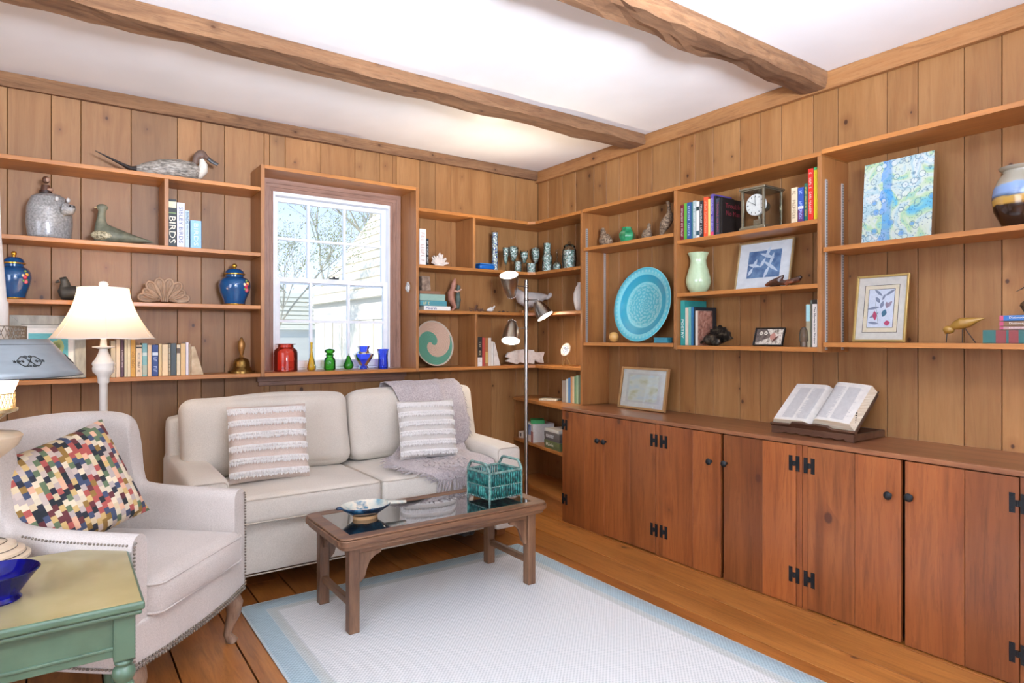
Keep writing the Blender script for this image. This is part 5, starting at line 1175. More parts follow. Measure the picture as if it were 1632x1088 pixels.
# bay 1 top: quails, green vase, pheasant
QU = speck('speckled_feather', [(.35, '#4a3a2c'), (.5, '#7d6852'), (.62, '#a08a70'), (.75, '#3a2c22')], 90, .8, bmp=.001)
GV = speck('jade_glaze', [(.35, '#1f6b45'), (.55, '#2f8f5f'), (.75, '#4fae7c')], 20, .12, .7)
def bird(name, label, wall, l, r, top, d, zb, body, head, beak=None, mat=QU, flip=1, cat='bird figure', rzz=0, voxel=.003, extra=None, hfrac=1.0):
    """body: list of (x, z, rx_tuple) along the spine in fractions of (w, h)"""
    loc, w_, h_, rz = spot(wall, l, r, top, d, zb); t = thing(name, label, cat, loc+Vector((0, 0, .001)), rz+rzz)
    g = G(); g.tube([(flip*x*w_, 0, z*h_) for x, z, a, b in body], [(a*w_, b*h_) for x, z, a, b in body], 18, up=(0, 0, 1)); 
    g.tube([(flip*x*w_, 0, z*h_) for x, z, a, b in head], [(a*w_, a*w_) for x, z, a, b in head], 14, up=(0, 1, 0))
    g.ob('body', mat, t, remesh=voxel)
    return t, w_, h_
for (l, r, tp, lab, fl) in ((955, 978, 361, 'speckled quail figure, leftmost on the top right shelf', -1), (1021, 1039, 355.5, 'small brown quail figure right of the green vase', 1)):
    t, w_, h_ = bird('quail_figure', lab, 'R', l, r, tp, -.12, 1.7975, [(-.5, .3, .02, .02), (-.3, .26, .2, .2), (0, .34, .3, .32), (.3, .4, .25, .28), (.45, .45, .1, .1)], [(.25, .5, .18, 0), (.28, .7, .13, 0), (.3, .85, .13, 0), (.3, .97, .06, 0)], flip=fl*.8)
    g = G(); g.cyl((fl*.34*w_*.8, 0, .84*h_), (fl*.5*w_*.8, 0, .8*h_), .004, .0008, 8); g.ob('beak', IRON, t)
t, R_, h_ = turned('vase', 'squat hexagonal jade green vase between the quails', 'vase', 'R', 987, 1012.5, 362.5, -.12, 1.7972, [(0, 0), (.6, 0), (1, .4), (1, .62), (.72, .86), (.62, .9), (.62, 1), (.5, 1), (.5, .85), (0, .2)], GV, seg=6)
t, w_, h_ = bird('pheasant_figure', 'tall brown upright bird figure at the end of the quail shelf', 'R', 1054, 1071.5, 320, -.14, 1.7975, [(-.55, .02, .06, .015), (-.42, .2, .2, .1), (-.15, .35, .38, .16), (.15, .5, .36, .14), (.25, .62, .22, .1), (.2, .72, .14, .05)], [(.22, .7, .16, 0), (.2, .85, .12, 0), (.15, .93, .15, 0), (.0, .97, .1, 0)])
# turquoise plate
def plate_mat():
    m, nt, b = nm('turquoise_carved_glaze'); tcx = nt.nodes.new('ShaderNodeTexCoord'); sx = nt.nodes.new('ShaderNodeSeparateXYZ'); lk(nt, tcx.outputs['Object'], sx.inputs[0])
    x, y = sx.outputs[0], sx.outputs[1]; r = math_(nt, 'SQRT', math_(nt, 'ADD', math_(nt, 'MULTIPLY', x, x), math_(nt, 'MULTIPLY', y, y))); a = math_(nt, 'ARCTAN2', y, x)
    R0 = PR
    base = ramp(nt, math_(nt, 'DIVIDE', r, R0), [(0, '#58b4c2'), (.5, '#55b2c0'), (.61, '#84d2d8'), (.63, '#3aa4ba'), (.8, '#2f9cba'), (.82, '#84d4dc'), (.97, '#4ab6ca'), (1, '#8fdce0')])
    v = N(nt, 'ShaderNodeTexVoronoi', Vector=mapped(nt, (1, 1, 1)), Scale=60.0); n = math_(nt, 'LESS_THAN', v.outputs['Distance'], .33)
    inner = math_(nt, 'LESS_THAN', r, R0*.6)
    ring1 = math_(nt, 'MULTIPLY', math_(nt, 'GREATER_THAN', math_(nt, 'SINE', math_(nt, 'MULTIPLY', a, 46.0)), .2), math_(nt, 'MULTIPLY', math_(nt, 'GREATER_THAN', r, R0*.87), math_(nt, 'LESS_THAN', r, R0*.93)))
    pet = math_(nt, 'GREATER_THAN', math_(nt, 'MULTIPLY', math_(nt, 'SINE', math_(nt, 'MULTIPLY', a, 8.0)), math_(nt, 'SINE', math_(nt, 'MULTIPLY', r, 260.0))), .25)
    k = math_(nt, 'ADD', math_(nt, 'MULTIPLY', math_(nt, 'MAXIMUM', n, pet), inner), ring1)
    c = mix(nt, math_(nt, 'MULTIPLY', k, .45), base, '#a8dfe0'); lk(nt, c, b.inputs['Base Color']); b.inputs['Roughness'].default_value = .15; b.inputs['Coat Weight'].default_value = .6
    bump(nt, b, k, .0012, .8); return m
loc, w_, h_, rz = spot('R', 991, 1073, 428, -.085, 1.166); PR = h_/2*1.02
t = thing('plate', 'big round turquoise carved plate standing on edge against the wall', 'plate', loc+Vector((-.06, 0, .003)), rz)
g = G(); g.lathe([(0, .0), (.6*PR, 0), (.66*PR, .012), (.8*PR, .017), (.84*PR, .026), (.98*PR, .03), (PR, .027), (.97*PR, .022), (.6*PR, -.008), (0, -.008)], 72)
o = g.ob('dish', plate_mat(), t); o.matrix_local = Matrix.Rotation(-.17, 4, 'X') @ Matrix.Translation((0, 0, PR)) @ Matrix.Rotation(PI/2, 4, 'X')
turned('wooden_ball', 'small pale wooden ball left of the turquoise plate', 'ball', 'R', 970.5, 986, 529, -.17, 1.166, [(0, 0), (.3, .03), (.72, .16), (.98, .42), (1, .6), (.8, .85), (.4, .98), (0, 1)], plain('#d8a860', .4, 0, .2))
t = thing('trinket_box', 'flat teal box in front of the turquoise plate', 'box', onx(1056, 540, -.2)*1, -PI/2); t.location.z = 1.1657
g = G(); g.box(-.05, .05, -.02, .03, 0, .026); g.ob('body', plain('#2f8296', .3, 0, .3), t, bevel=.003); g = G(); g.box(-.051, .051, -.021, .031, .0262, .032); g.ob('lid', plain('#3a93a6', .3, 0, .3), t, bevel=.002)
# clock
BRS = plain('#a8a48e', .25, .85); DKM = plain('#3b332c', .4, .5)
loc, w_, h_, rz = spot('R', 1181, 1226, 302, -.215, 1.7485); w_ = RY(1181, -.215)-RY(1218, -.215); h_ = RZ(1200, 298, -.215)-1.7485; dpt = .165
t = thing('mantel_clock', 'glass-cased brass mantel clock with a round white dial', 'clock', (-.215, (RY(1181, -.215)+RY(1218, -.215))/2, 1.7485), rz)
g = G(); g.box(-w_/2-.008, w_/2+.008, -.008, dpt+.008, 0, .014); g.box(-w_/2-.003, w_/2+.003, -.003, dpt+.003, .014, .02); g.ob('base', BRS, t, bevel=.002)
g = G(); g.box(-w_/2-.008, w_/2+.008, -.008, dpt+.008, h_-.01, h_); g.box(-w_/2-.003, w_/2+.003, -.003, dpt+.003, h_-.016, h_-.01); g.ob('top', BRS, t, bevel=.002)
for x in (-w_/2+.006, w_/2-.006):
    for yy in (.006, dpt-.006): g = G(); g.box(x-.006, x+.006, yy-.006, yy+.006, .0202, h_-.0162); g.ob('corner_post', BRS, t, bevel=.001)
for (a, b, c_, d_) in ((-w_/2+.012, w_/2-.012, .004, .006), (-w_/2+.012, w_/2-.012, dpt-.006, dpt-.004), (-w_/2+.004, -w_/2+.006, .012, dpt-.012), (w_/2-.006, w_/2-.004, .012, dpt-.012)):
    g = G(); q_ = [(a, c_), (b, c_)] if b-a > .01 else [(a, c_), (a, d_)]; g.F([g.V((*q_[0], .0202)), g.V((*q_[1], .0202)), g.V((*q_[1], h_-.0162)), g.V((*q_[0], h_-.0162))]); g.ob('glass_panel', PANE, t)
Mc = Matrix.Translation((0, .03, h_*.6)) @ Matrix.Rotation(PI/2, 4, 'X'); R_ = w_*.40
g = G(); g.lathe([(0, .006), (R_, .006), (R_*1.03, .004), (R_*1.03, -.01), (0, -.01)], 40, Mc); dl = g.ob('dial', plain('#eceadf', .3), t)
g = G()
for i in range(12): a = i*PI/6; g.box(-.0014, .0014, R_*.72, R_*.88, .0062, .0068, Mc @ Matrix.Rotation(-a, 4, 'Z'))
g.ob('hour_marks', plain('#2a2a2a', .5), dl)
for a, ln in ((math.radians(-60), .62), (math.radians(-2), .8)): g = G(); g.box(-.0009, .0009, -.006, R_*ln, .0075, .0083, Mc @ Matrix.Rotation(-a, 4, 'Z')); g.ob('hand', plain('#16181c', .4), dl)
g = G(); g.lathe([(0, -.011), (.022, -.011), (.026, -.03), (.03, -.06), (.024, -.09), (0, -.09)], 24, Mc); g.box(-.022, .022, .04, .075, h_*.14, h_*.26); g.cyl((-.035, .055, h_*.13), (.03, .055, h_*.13), .004); g.cyl((0, .055, .02), (0, .055, h_*.5), .003); g.ob('movement', BRS, t)
# driftwood carving, bronze shell, crystal
DW = speck('dark_polished_root', [(.3, '#1d120c'), (.5, '#4a2a1c'), (.65, '#8a4a2c'), (.8, '#2c1c14')], 28, .35, .4)
loc, w_, h_, rz = spot('R', 1221, 1277, 437, -.19, 1.4495); t = thing('driftwood_carving', 'dark gnarled wooden carving in front of the bird print', 'carving', loc, rz)
g = G(); g.tube([(-.5*w_, 0, .2*h_), (-.35*w_, 0, .35*h_), (-.12*w_, 0, .55*h_), (0, .005, .95*h_)], [(.012, .008), (.022, .014), (.022, .018), .004], 10); g.tube([(-.15*w_, 0, .4*h_), (.05*w_, 0, .3*h_), (.2*w_, 0, .4*h_), (.4*w_, .004, .5*h_), (.5*w_, 0, .72*h_)], [.016, .014, .012, .015, .008], 10)
g.tube([(.1*w_, -.01, .1*h_), (.2*w_, -.01, .35*h_), (.3*w_, -.012, .3*h_)], [.01, .012, .006], 8); g.ball((-.25*w_, 0, .2*h_), (.035, .016, .012)); g.ob('root', DW, t, remesh=.003)
BZM = speck('dark_bronze', [(.3, '#15120f'), (.5, '#2f2a25'), (.7, '#6d6252'), (.85, '#8f8470')], 40, .35, 0, .7, bmp=.001)
loc, w_, h_, rz = spot('R', 1119, 1165, 519, -.19, 1.1535); t = thing('bronze_sculpture', 'dark bronze turtle-like sculpture with a textured fan shell beside the poetry books', 'sculpture', loc, rz)
g = G(); g.ball((-.1*w_, -.01, .3*h_), (.3*w_, .03, .3*h_)); g.tube([(-.5*w_, -.015, .12*h_), (-.35*w_, -.012, .25*h_), (-.1*w_, -.01, .5*h_)], [.005, .012, .012], 10); g.ball((.12*w_, -.03, .2*h_), (.16*w_, .015, .2*h_)); g.tube([(.0, -.02, .55*h_), (.1*w_, -.03, .35*h_)], .01, 8); g.ob('body', BZM, t, remesh=.003)
g = G(); g.M = Matrix.Translation((.08*w_, .015, .1*h_)) @ Matrix.Rotation(-.35, 4, 'Y'); g.prism([(0, 0)]+[(.42*w_*math.cos(a)*(1+.06*math.cos(i*PI)), .92*h_*math.sin(a)*(1+.06*math.cos(i*PI))) for i, a in enumerate([k*PI/16 for k in range(0, 17)])], -.006, .012); g.ob('fan_shell', BZM, t, bevel=.002)
t, R_, h_ = turned('crystal', 'clear ribbed crystal ornament beside the tan book', 'ornament', 'R', 1274, 1288.5, 521, -.2, 1.1535, [(0, 0), (.75, 0), (.8, .1), (.78, .25), (1, .3), (1, .6), (.8, .85), (.4, .98), (0, 1)], glass('clear_crystal', '#f6fafa', .08, .3), seg=14)
# brass bird on three rod legs
BB = speck('oak_bird', [(.3, '#8f6a2a'), (.7, '#ad8438')], 8, .4, .2, aniso=(.3, 1, 1))
t, w_, h_ = bird('wooden_bird', 'smooth golden-brown wooden bird on thin rod legs beside the botanical print', 'R', 1506, 1571, 504.5, -.14, 1.1765, [(-.33, .6, .06, .1), (-.22, .66, .14, .18), (-.08, .74, .17, .22), (.08, .78, .15, .19), (.3, .86, .07, .09), (.5, .93, .01, .015)], [(-.45, .42, .04, 0), (-.43, .45, .075, 0), (-.39, .5, .085, 0), (-.33, .57, .07, 0), (-.25, .62, .08, 0)], mat=BB, voxel=.0025)
g = G(); g.ball((-.40*w_, 0, .50*h_), (.021, .017, .017), 18, 12); g.ob('head', BB, t)
g = G(); g.tube([(-.46*w_, 0, .42*h_), (-.50*w_, 0, .33*h_)], [.006, .002], 8); g.ob('beak', BB, t)
g = G(); g.cyl((-.44*w_, 0, .45*h_), (-.47*w_, 0, 0), .0018, seg=8); g.ob('front_rod', IRON, t)
for (x0, x1) in ((-.06, -.06), (.0, .26)): g = G(); g.cyl((x0*w_, 0, .55*h_), (x1*w_, .0, 0), .0018, seg=8); g.ob('leg', IRON, t)
# sandpiper figure on the dictionaries
loc, w_, h_, rz = spot('R', 1612, 1680, 450, -.13, ZDICT); t = thing('shorebird_figure', 'dark wirework shorebird with a long beak, cut by the right edge, on the dictionaries', 'bird figure', loc, rz)
g = G(); g.tube([(-.035, 0, .040), (-.02, 0, .036), (.01, 0, .034), (.045, 0, .036), (.08, 0, .045)], [.008, .026, .034, .026, .006], 14, up=(0, 0, 1)); g.ob('body', speck('wire_mesh_metal', [(.4, '#241a12'), (.55, '#6b5138')], 130, .5, 0, .5), t)
g = G(); g.tube([(-.01, 0, .07), (0, 0, .085), (.006, 0, .1)], [.012, .009, .011], 10); g.tube([(.006, 0, .10), (.012, 0, .112), (.03, 0, .12)], [.013, .014, .006], 10); g.ob('head', BZM, t)
g = G(); g.tube([(.012, 0, .124), (-.02, 0, .108), (-.05, 0, .09)], [.0045, .003, .001], 8); g.ob('beak', BZM, t)

# ================================================================ corner shelf pieces
# turquoise box, shell tube
t = thing('trinket_box', 'low bright blue glass box left of the shell tube', 'box', (BX(776, -.2), -.2, Z2+.0005)); 
g = G(); g.rbox((0, .03, .019), (.066, .045, .018), .014, 6); g.ob('dish', plain('#1767b8', .1, 0, .7), t); g = G(); g.rbox((0, .03, .041), (.066, .045, .004), .004, 6); g.ob('lid', plain('#4f93cf', .1, 0, .7), t)
SG = chips('sea_glass_bits', ['#a9c4b4', '#dfe8de', '#6f8f80', '#f2f2ea', '#8fb0a0', '#c4b09a', '#cfe0d4', '#59705f', '#eef0e6'], 120)
SGB = chips('blue_white_shells', ['#eeeee6', '#3f55b0', '#dfe6dc', '#a9c0b4', '#f4f2ea', '#5f6ab8', '#d8d8c8'], 95)
CG = glass('clear_glass', '#f4f8f8', .02, .04, 1.3)
def vessel(label, l, r, top, dd, outer, fill, mat=SG, wall='B', name='glass_vessel', zb=Z2, cat='glass', group='glasses filled with sea glass in the corner'):
    t, R_, h_ = turned(name, label, cat, wall, l, r, top, dd, zb, outer, CG, 'glass', group=group)
    g = G(); g.lathe([(a*R_*.93, b*h_) for a, b in fill], 24); g.ob('sea_glass', mat, t)
    return t
vessel('tall tube of blue and white shells standing behind the blue box', 783.5, 793.5, 369, -.12, [(0, 0), (1, 0), (1, 1), (.95, 1)], [(0, .01), (1, .01), (1, .97), (0, .97)], SGB)
gob = [(0, 0), (.6, 0), (.62, .02), (.1, .06), (.08, .38), (.35, .46), (.9, .7), (1, .85), (.95, 1), (.92, 1)]
vessel('tall flute goblet of pale sea glass just above the upturned lamp head', 801, 811, 394, -.2, [(0, 0), (.7, 0), (.15, .06), (.12, .2), (.6, .4), (.95, .7), (1, 1), (.97, 1)], [(0, .25), (.55, .4), (.9, .7), (.95, .97), (0, .98)])
vessel('large round goblet heaped with sea glass behind the flute', 810, 826, 393, -.12, gob, [(0, .42), (.5, .5), (.95, .72), (1, .88), (.7, .99), (0, 1.04)])
vessel('short square jar of sea glass below the goblets', 819, 832, 414, -.2, [(0, 0), (.85, 0), (.9, .05), (.9, .6), (1, .8), (.7, .86), (.7, 1), (.66, 1)], [(0, .03), (.85, .03), (.88, .6), (.7, .85), (0, .9)])
vessel('small wine glass filled with pink and white sea glass', 829, 842, 399, -.12, gob, [(0, .45), (.45, .5), (.9, .72), (.95, .9), (0, .98)])
vessel('low tumbler of sea glass in the middle of the corner', 839, 854, 418.5, -.19, [(0, 0), (.95, 0), (1, .95), (.97, 1)], [(0, .03), (.9, .03), (.98, .9), (0, .95)])
vessel('round stemmed glass of dark green sea glass deep in the corner', 846, 861, 396, -.08, gob, [(0, .42), (.5, .5), (.98, .72), (1, .88), (.7, 1), (0, 1.06)])
vessel('tall stacked column of sea glass on the right arm of the corner shelf', 863.5, 881, 387, -.13, [(0, 0), (1, 0), (1, .2), (.9, .4), (.98, .5), (.8, .6), (.7, .62), (.68, 1), (.64, 1)], [(0, .01), (.97, .01), (.95, .22), (.85, .4), (.95, .5), (.7, .62), (.66, .98), (0, 1)], wall='R')
vessel('small bottle with a thin neck beside the sea glass column', 881, 894.5, 398, -.14, [(0, 0), (.8, 0), (1, .12), (1, .3), (.6, .42), (.2, .5), (.16, .8), (.3, 1), (.26, 1)], [(0, .01), (.78, .01), (.95, .15), (.95, .3), (0, .42)], wall='R')
vessel('big lidded jar of sea glass touching the tall upright', 896, 919, 385, -.13, [(0, 0), (.85, 0), (.95, .08), (1, .4), (.95, .7), (.75, .78), (.8, .84), (.5, .9), (.15, .93), (.2, 1), (0, 1)], [(0, .01), (.82, .01), (.95, .4), (.9, .68), (0, .74)], wall='R')
# standing pink lizard with green companion
t, w_, h_ = bird('animal_figure', 'pink-brown standing lizard figure leaning on a green rock', 'B', 709, 735, 442.5, -.14, Z3, [(-.1, .02, .12, .03), (.1, .12, .17, .06), (-.12, .35, .24, .09), (-.14, .55, .24, .08), (.0, .72, .16, .05)], [(0, .7, .15, 0), (.06, .85, .12, 0), (.12, .98, .045, 0)], mat=speck('pink_clay', [(.3, '#9a6650'), (.7, '#b98470')], 12, .7), voxel=.003, cat='figurine')
g = G(); g.tube([(-.05*w_, -.01, .62*h_), (.2*w_, -.02, .58*h_), (.42*w_, -.02, .66*h_)], [.008, .007, .006], 8); g.ob('arm', plain('#c49a84', .7), t)
g = G(); g.tube([(.3*w_, .015, .02), (.38*w_, .015, .35*h_), (.34*w_, .015, .6*h_), (.42*w_, .015, .78*h_)], [.018, .02, .014, .014], 9); g.ob('green_stone', speck('green_grey_stone', [(.3, '#3c463e'), (.7, '#5d6b60')], 25, .7), t)
# driftwood, white bird, pebbles
DR = plain('#6b4a38', .8)
p0 = BX(757, -.14); t = thing('driftwood', 'small dark driftwood twigs left of the tiny white bird', 'driftwood', (p0, -.14, Z3)); random.seed(4)
g = G()
for i in range(7): a = random.uniform(-.06, .05); g.tube([(a, random.uniform(-.01, .01), .004), (a+random.uniform(-.02, .03), 0, random.uniform(.008, .03)), (a+random.uniform(.01, .05), 0, random.uniform(.006, .02))], [.004, .0035, .002], 6)
g.tube([(.0, 0, .01), (.005, 0, .035), (.012, 0, .05)], [.005, .006, .003], 6); g.ob('twigs', DR, t)
t, w_, h_ = bird('bird_figure', 'tiny white porcelain bird on the middle corner shelf', 'B', 775.5, 790, 486, -.17, Z3, [(-.5, .2, .04, .05), (-.3, .3, .12, .22), (0, .4, .2, .34), (.2, .45, .14, .25)], [(.15, .5, .12, 0), (.32, .72, .09, 0), (.38, .9, .09, 0)], mat=plain('#e0dad2', .25, 0, .5), voxel=.0018)
for k, (px, s) in enumerate(((796, .008), (802, .01), (809, .007))):
    t = thing('pebble', ['small dark pebble nearest the tiny white bird', 'larger dark pebble in the middle of the three pebbles', 'small pebble nearest the pale heron base'][k], 'pebble', (BX(px, -.15), -.15, Z3), 0, 'pebbles on the middle corner shelf'); g = G(); g.ball((0, 0, s*.7), (s*1.3, s, s*.7), 12, 8); g.ob('stone', plain('#4d3a30', .7), t)
# big pale carved bird lying across the corner
PW = speck('pale_painted_wood', [(.3, '#b3aaa2'), (.7, '#cfc7bf')], 14, .6)
cx0 = BX(850, -.2); t = thing('bird_carving', 'large pale grey carved seabird on a wooden base behind the steel lamp', 'bird figure', (cx0, -.13, Z3), -.15)
def Lc(px, py): v = ony(px, py, -.13); return Vector((v.x-cx0, 0, v.z-Z3))
g = G(); g.tube([Lc(820, 452), Lc(824, 463), Lc(832, 474), Lc(842, 478), Lc(853, 477), Lc(862, 473), Lc(868, 472)], [(.012, .010), (.026, .024), (.044, .05), (.05, .064), (.046, .055), (.03, .03), (.014, .014)], 18, up=(0, 0, 1))
g.tube([Lc(862, 474), Lc(869, 475), Lc(874, 470), Lc(876, 469)], [.02, .016, .018, .014], 12); b_o = g.ob('body', PW, t, remesh=.004)
g = G(); g.tube([Lc(876, 469), Lc(881, 472), Lc(884, 475)], [.01, .006, .002], 8); g.ob('beak', plain('#b9a37c', .5), t)
g = G(); a = Lc(839, 490); g.box(a.x-.05, a.x+.09, -.03, .03, 0, .022); g.cyl((a.x+.03, 0, .02), (a.x+.03, 0, .07), .006); g.ob('base', SHX, t, bevel=.002)
# round white vase half hidden behind the upright
turned('vase', 'smooth round white vase half hidden behind the tall upright', 'vase', 'R', 913.5, 935, 450, -.13, Z3, [(0, 0), (.45, 0), (.75, .12), (1, .42), (.95, .62), (.6, .85), (.35, .93), (.4, 1), (.3, 1), (.3, .9), (0, .3)], plain('#e2dad0', .35, 0, .3))
# woven round basket tray
def spiral_mat(R0):
    m, nt, b = nm('coiled_basket'); tcx = nt.nodes.new('ShaderNodeTexCoord'); sx = nt.nodes.new('ShaderNodeSeparateXYZ'); lk(nt, tcx.outputs['Object'], sx.inputs[0])
    x, y = sx.outputs[0], sx.outputs[1]; r = math_(nt, 'SQRT', math_(nt, 'ADD', math_(nt, 'MULTIPLY', x, x), math_(nt, 'MULTIPLY', y, y))); a = math_(nt, 'ARCTAN2', y, x)
    q = math_(nt, 'SINE', math_(nt, 'SUBTRACT', math_(nt, 'ADD', a, 1.2), math_(nt, 'MULTIPLY', r, 5.2/R0)))
    k = math_(nt, 'GREATER_THAN', q, .1); rim = math_(nt, 'GREATER_THAN', r, R0*.94)
    c = mix(nt, k, '#cfae96', '#5f9a80'); c = mix(nt, rim, c, '#c9b8a4'); cl = math_(nt, 'SINE', math_(nt, 'MULTIPLY', r, 900.0))
    c = mix(nt, math_(nt, 'MULTIPLY', math_(nt, 'GREATER_THAN', cl, .3), .3), c, '#6d5a4c', 'MULTIPLY'); lk(nt, c, b.inputs['Base Color']); b.inputs['Roughness'].default_value = .8; bump(nt, b, cl, .0015, .6); return m
loc, w_, h_, rz = spot('B', 667, 726.5, 511, -.10, Z4); PR2 = h_/2
t = thing('woven_tray', 'round coiled basket tray in green and tan swirl standing on edge', 'basket', (BX(695, -.14), -.125, Z4+.002), .12)
g = G(); g.lathe([(0, 0), (.55*PR2, .004), (.9*PR2, .022), (PR2, .03), (PR2, .025), (.9*PR2, .014), (.55*PR2, -.004), (0, -.008)], 64)
o = g.ob('coiled_dish', spiral_mat(PR2), t); o.matrix_local = Matrix.Rotation(-.2, 4, 'X') @ Matrix.Translation((0, 0, PR2)) @ Matrix.Rotation(PI/2, 4, 'X')
# white fish
WF2 = speck('chalky_white', [(.3, '#cfc2b4'), (.5, '#e6dcd0'), (.7, '#d8ccbe')], 40, .7, bmp=.0015)
fy = -.16; ox = BX(838, fy); t = thing('fish_carving', 'white carved fish with an open mouth behind the steel lamp pole', 'carving', (ox, fy, Z4+.0005))
def Fp(px, py): v = ony(px, py, fy); return (v.x-ox, max(0, v.z-Z4))
out = [(805.5, 569), (809, 562), (818, 559.5), (824, 557.5), (835, 556.5), (850, 557.5), (851, 561), (860, 561), (867, 560.5), (864.5, 570), (866, 579), (857, 577.5), (851, 573), (850.5, 580), (843, 579), (836, 579.5), (828, 577), (823, 580.5), (813, 577.5), (805, 575.5), (809, 573), (812, 572), (808, 569.5)]
g = G(); g.prism([Fp(*p) for p in out], -.012, .014); g.ob('body', WF2, t, bevel=.006, seg=3)
# geode on wire stand
t = thing('geode', 'white-rimmed geode slice with dark crystal centre on a gold wire stand', 'geode', onx(902, 575, -.15)*1, -PI/2+.5); t.location.z = Z4
Mg = Matrix.Translation((0, 0, .115)) @ Matrix.Rotation(.35, 4, 'Y') @ Matrix.Rotation(PI/2-.2, 4, 'X')
g = G(); g.lathe([(0, .012), (.028, .010), (.030, .014), (.042, .014), (.044, .006), (.035, -.02), (0, -.03)], 9, Mg, sx=.8, sy=1.15); g.ob('rind', speck('geode_rind', [(.3, '#a8917a'), (.6, '#e6dccc')], 60, .7), t)
g = G(); g.lathe([(0, .014), (.02, .0125), (.028, .0105)], 9, Mg, sx=.8, sy=1.15); g.ob('crystals', speck('dark_crystals', [(.35, '#3f4450'), (.5, '#9ba3ad'), (.6, '#e6e8ea'), (.7, '#5a606c')], 160, .2, .5), t)
g = G()
for a in (0, 2.1, 4.2): g.tube([(.035*math.cos(a), .035*math.sin(a), 0), (.02*math.cos(a), .02*math.sin(a), .035), (.004*math.cos(a), .004*math.sin(a), .055), (.028*math.cos(a), .028*math.sin(a), .085)], .0015, 6)
g.ob('stand', plain('#a8854a', .3, .8), t)
# horse-head ornament on the window jamb
p = ony(650.5, 452, -.14); t = thing('shell_ornament', 'small grey and white shell ornament hanging on the window side board', 'ornament', (-1.1965, -.14, 0), 0); t.location.z = RZ(650.5, 466, -1.1965)
g = G(); g.ball((-.008, 0, .035), (.012, .024, .036), 16, 10); g.ball((-.012, -.008, .05), (.01, .012, .016), 12, 8); g.ball((-.014, .008, .03), (.008, .012, .016), 12, 8); g.ob('shell', speck('grey_shell', [(.35, '#6f6c68'), (.5, '#d8d4cc'), (.65, '#8f8b85')], 70, .5), t)

# ================================================================ left shelf pieces
# pintail decoy
def decoy(px, py, y, z): v = ony(px, py, y); return v.x, max(0, v.z-z)
dy = -.15; z0 = Z1
P = lambda px, py: (lambda q: Vector((q[0]-ox, 0, q[1])))(decoy(px, py, dy, z0))
ox = BX(270, dy); t = thing('duck_decoy', 'grey and white pintail duck decoy on the top shelf above the books', 'decoy', (ox, dy, z0+.001))
GY = speck('grey_vermiculated', [(.3, '#4c4740'), (.5, '#948c80'), (.7, '#c2bbae')], 70, .6, aniso=(.5, 1, 2)); BKB = plain('#2a211b', .6); HB = plain('#6a5346', .6); WT = speck('worn_white', [(.3, '#cfc6b4'), (.7, '#e8e2d4')], 40, .6)
g = G(); g.tube([P(214, 270), P(230, 271), P(255, 272), P(285, 273), P(308, 275), P(318, 276)], [(.02, .014), (.05, .036), (.078, .056), (.085, .062), (.07, .054), (.035, .03)], 20, up=(0, 0, 1)); 
bm_ = g.bm
for v in bm_.verts: v.co.z = max(0, v.co.z)
g.ob('body', GY, t)
g = G(); g.tube([P(217, 271), P(208, 269), P(195, 262), P(175, 252), P(152, 240.5)], [(.03, .022), (.022, .013), (.012, .008), (.007, .005), (.002, .002)], 12, up=(0, 0, 1)); g.ob('tail', BKB, t)
g = G(); g.tube([P(304, 277), P(316, 276), P(323, 271), P(324, 263), P(321, 254)], [(.05, .04), (.043, .036), (.032, .028), (.024, .022), (.012, .012)], 16)
for v in g.bm.verts: v.co.z = max(0, v.co.z)
g.ob('breast', WT, t)
g = G(); g.tube([P(308, 266), P(311, 259), P(313, 252), P(316, 247)], [.010, .016, .018, .020], 16); g.ball(P(321, 247), (.030, .023, .026), 20, 14); g.cyl(P(324, 248), P(332, 253), .020, .011, 16); g.ob('head', HB, t, remesh=.0028)
g = G(); g.tube([P(329, 251), P(338, 258), P(347.5, 263)], [(.012, .009), (.011, .005), (.009, .003)], 12, up=(0, 1, 0)); g.ob('bill', plain('#3a3836', .4), t)
# shorebird decoy (long tail)
dy = -.15; z0 = Z2; ox = BX(195, dy); t = thing('duck_decoy', 'slender green-grey duck decoy facing left beside the shelf divider', 'decoy', (ox, dy, z0+.001))
GG2 = speck('green_grey_paint', [(.3, '#4d4e3e'), (.5, '#6b6c58'), (.7, '#84826a')], 22, .6); SP2 = speck('speckled_breast', [(.35, '#6a6046'), (.5, '#a89c78'), (.65, '#c9be9c')], 120, .6)
g = G(); g.tube([P(154, 366), P(160, 371), P(172, 376), P(195, 379), P(215, 382), P(235, 385), P(246, 387)], [(.02, .025), (.042, .055), (.055, .055), (.055, .036), (.035, .02), (.018, .009), (.003, .003)], 18, up=(0, 0, 1))
g.tube([P(165, 372), P(162, 362), P(161, 352), P(162, 342), P(163, 333)], [.042, .032, .022, .018, .017], 14); g.ball(P(163, 331), (.026, .018, .019)); g.cyl(P(163, 331), P(156, 331), .014, .006, 12)
for v in g.bm.verts: v.co.z = max(0, v.co.z)
g.ob('body', GG2, t, remesh=.004)
g = G(); g.ball(P(170, 377)+Vector((0, -.022, 0)), (.072, .034, .028), 18, 12); g.ob('breast', SP2, t)
g = G(); g.tube([P(158, 329.5), P(150.5, 331.5)], [.006, .002], 8); g.ob('bill', plain('#b59a6a', .5), t)
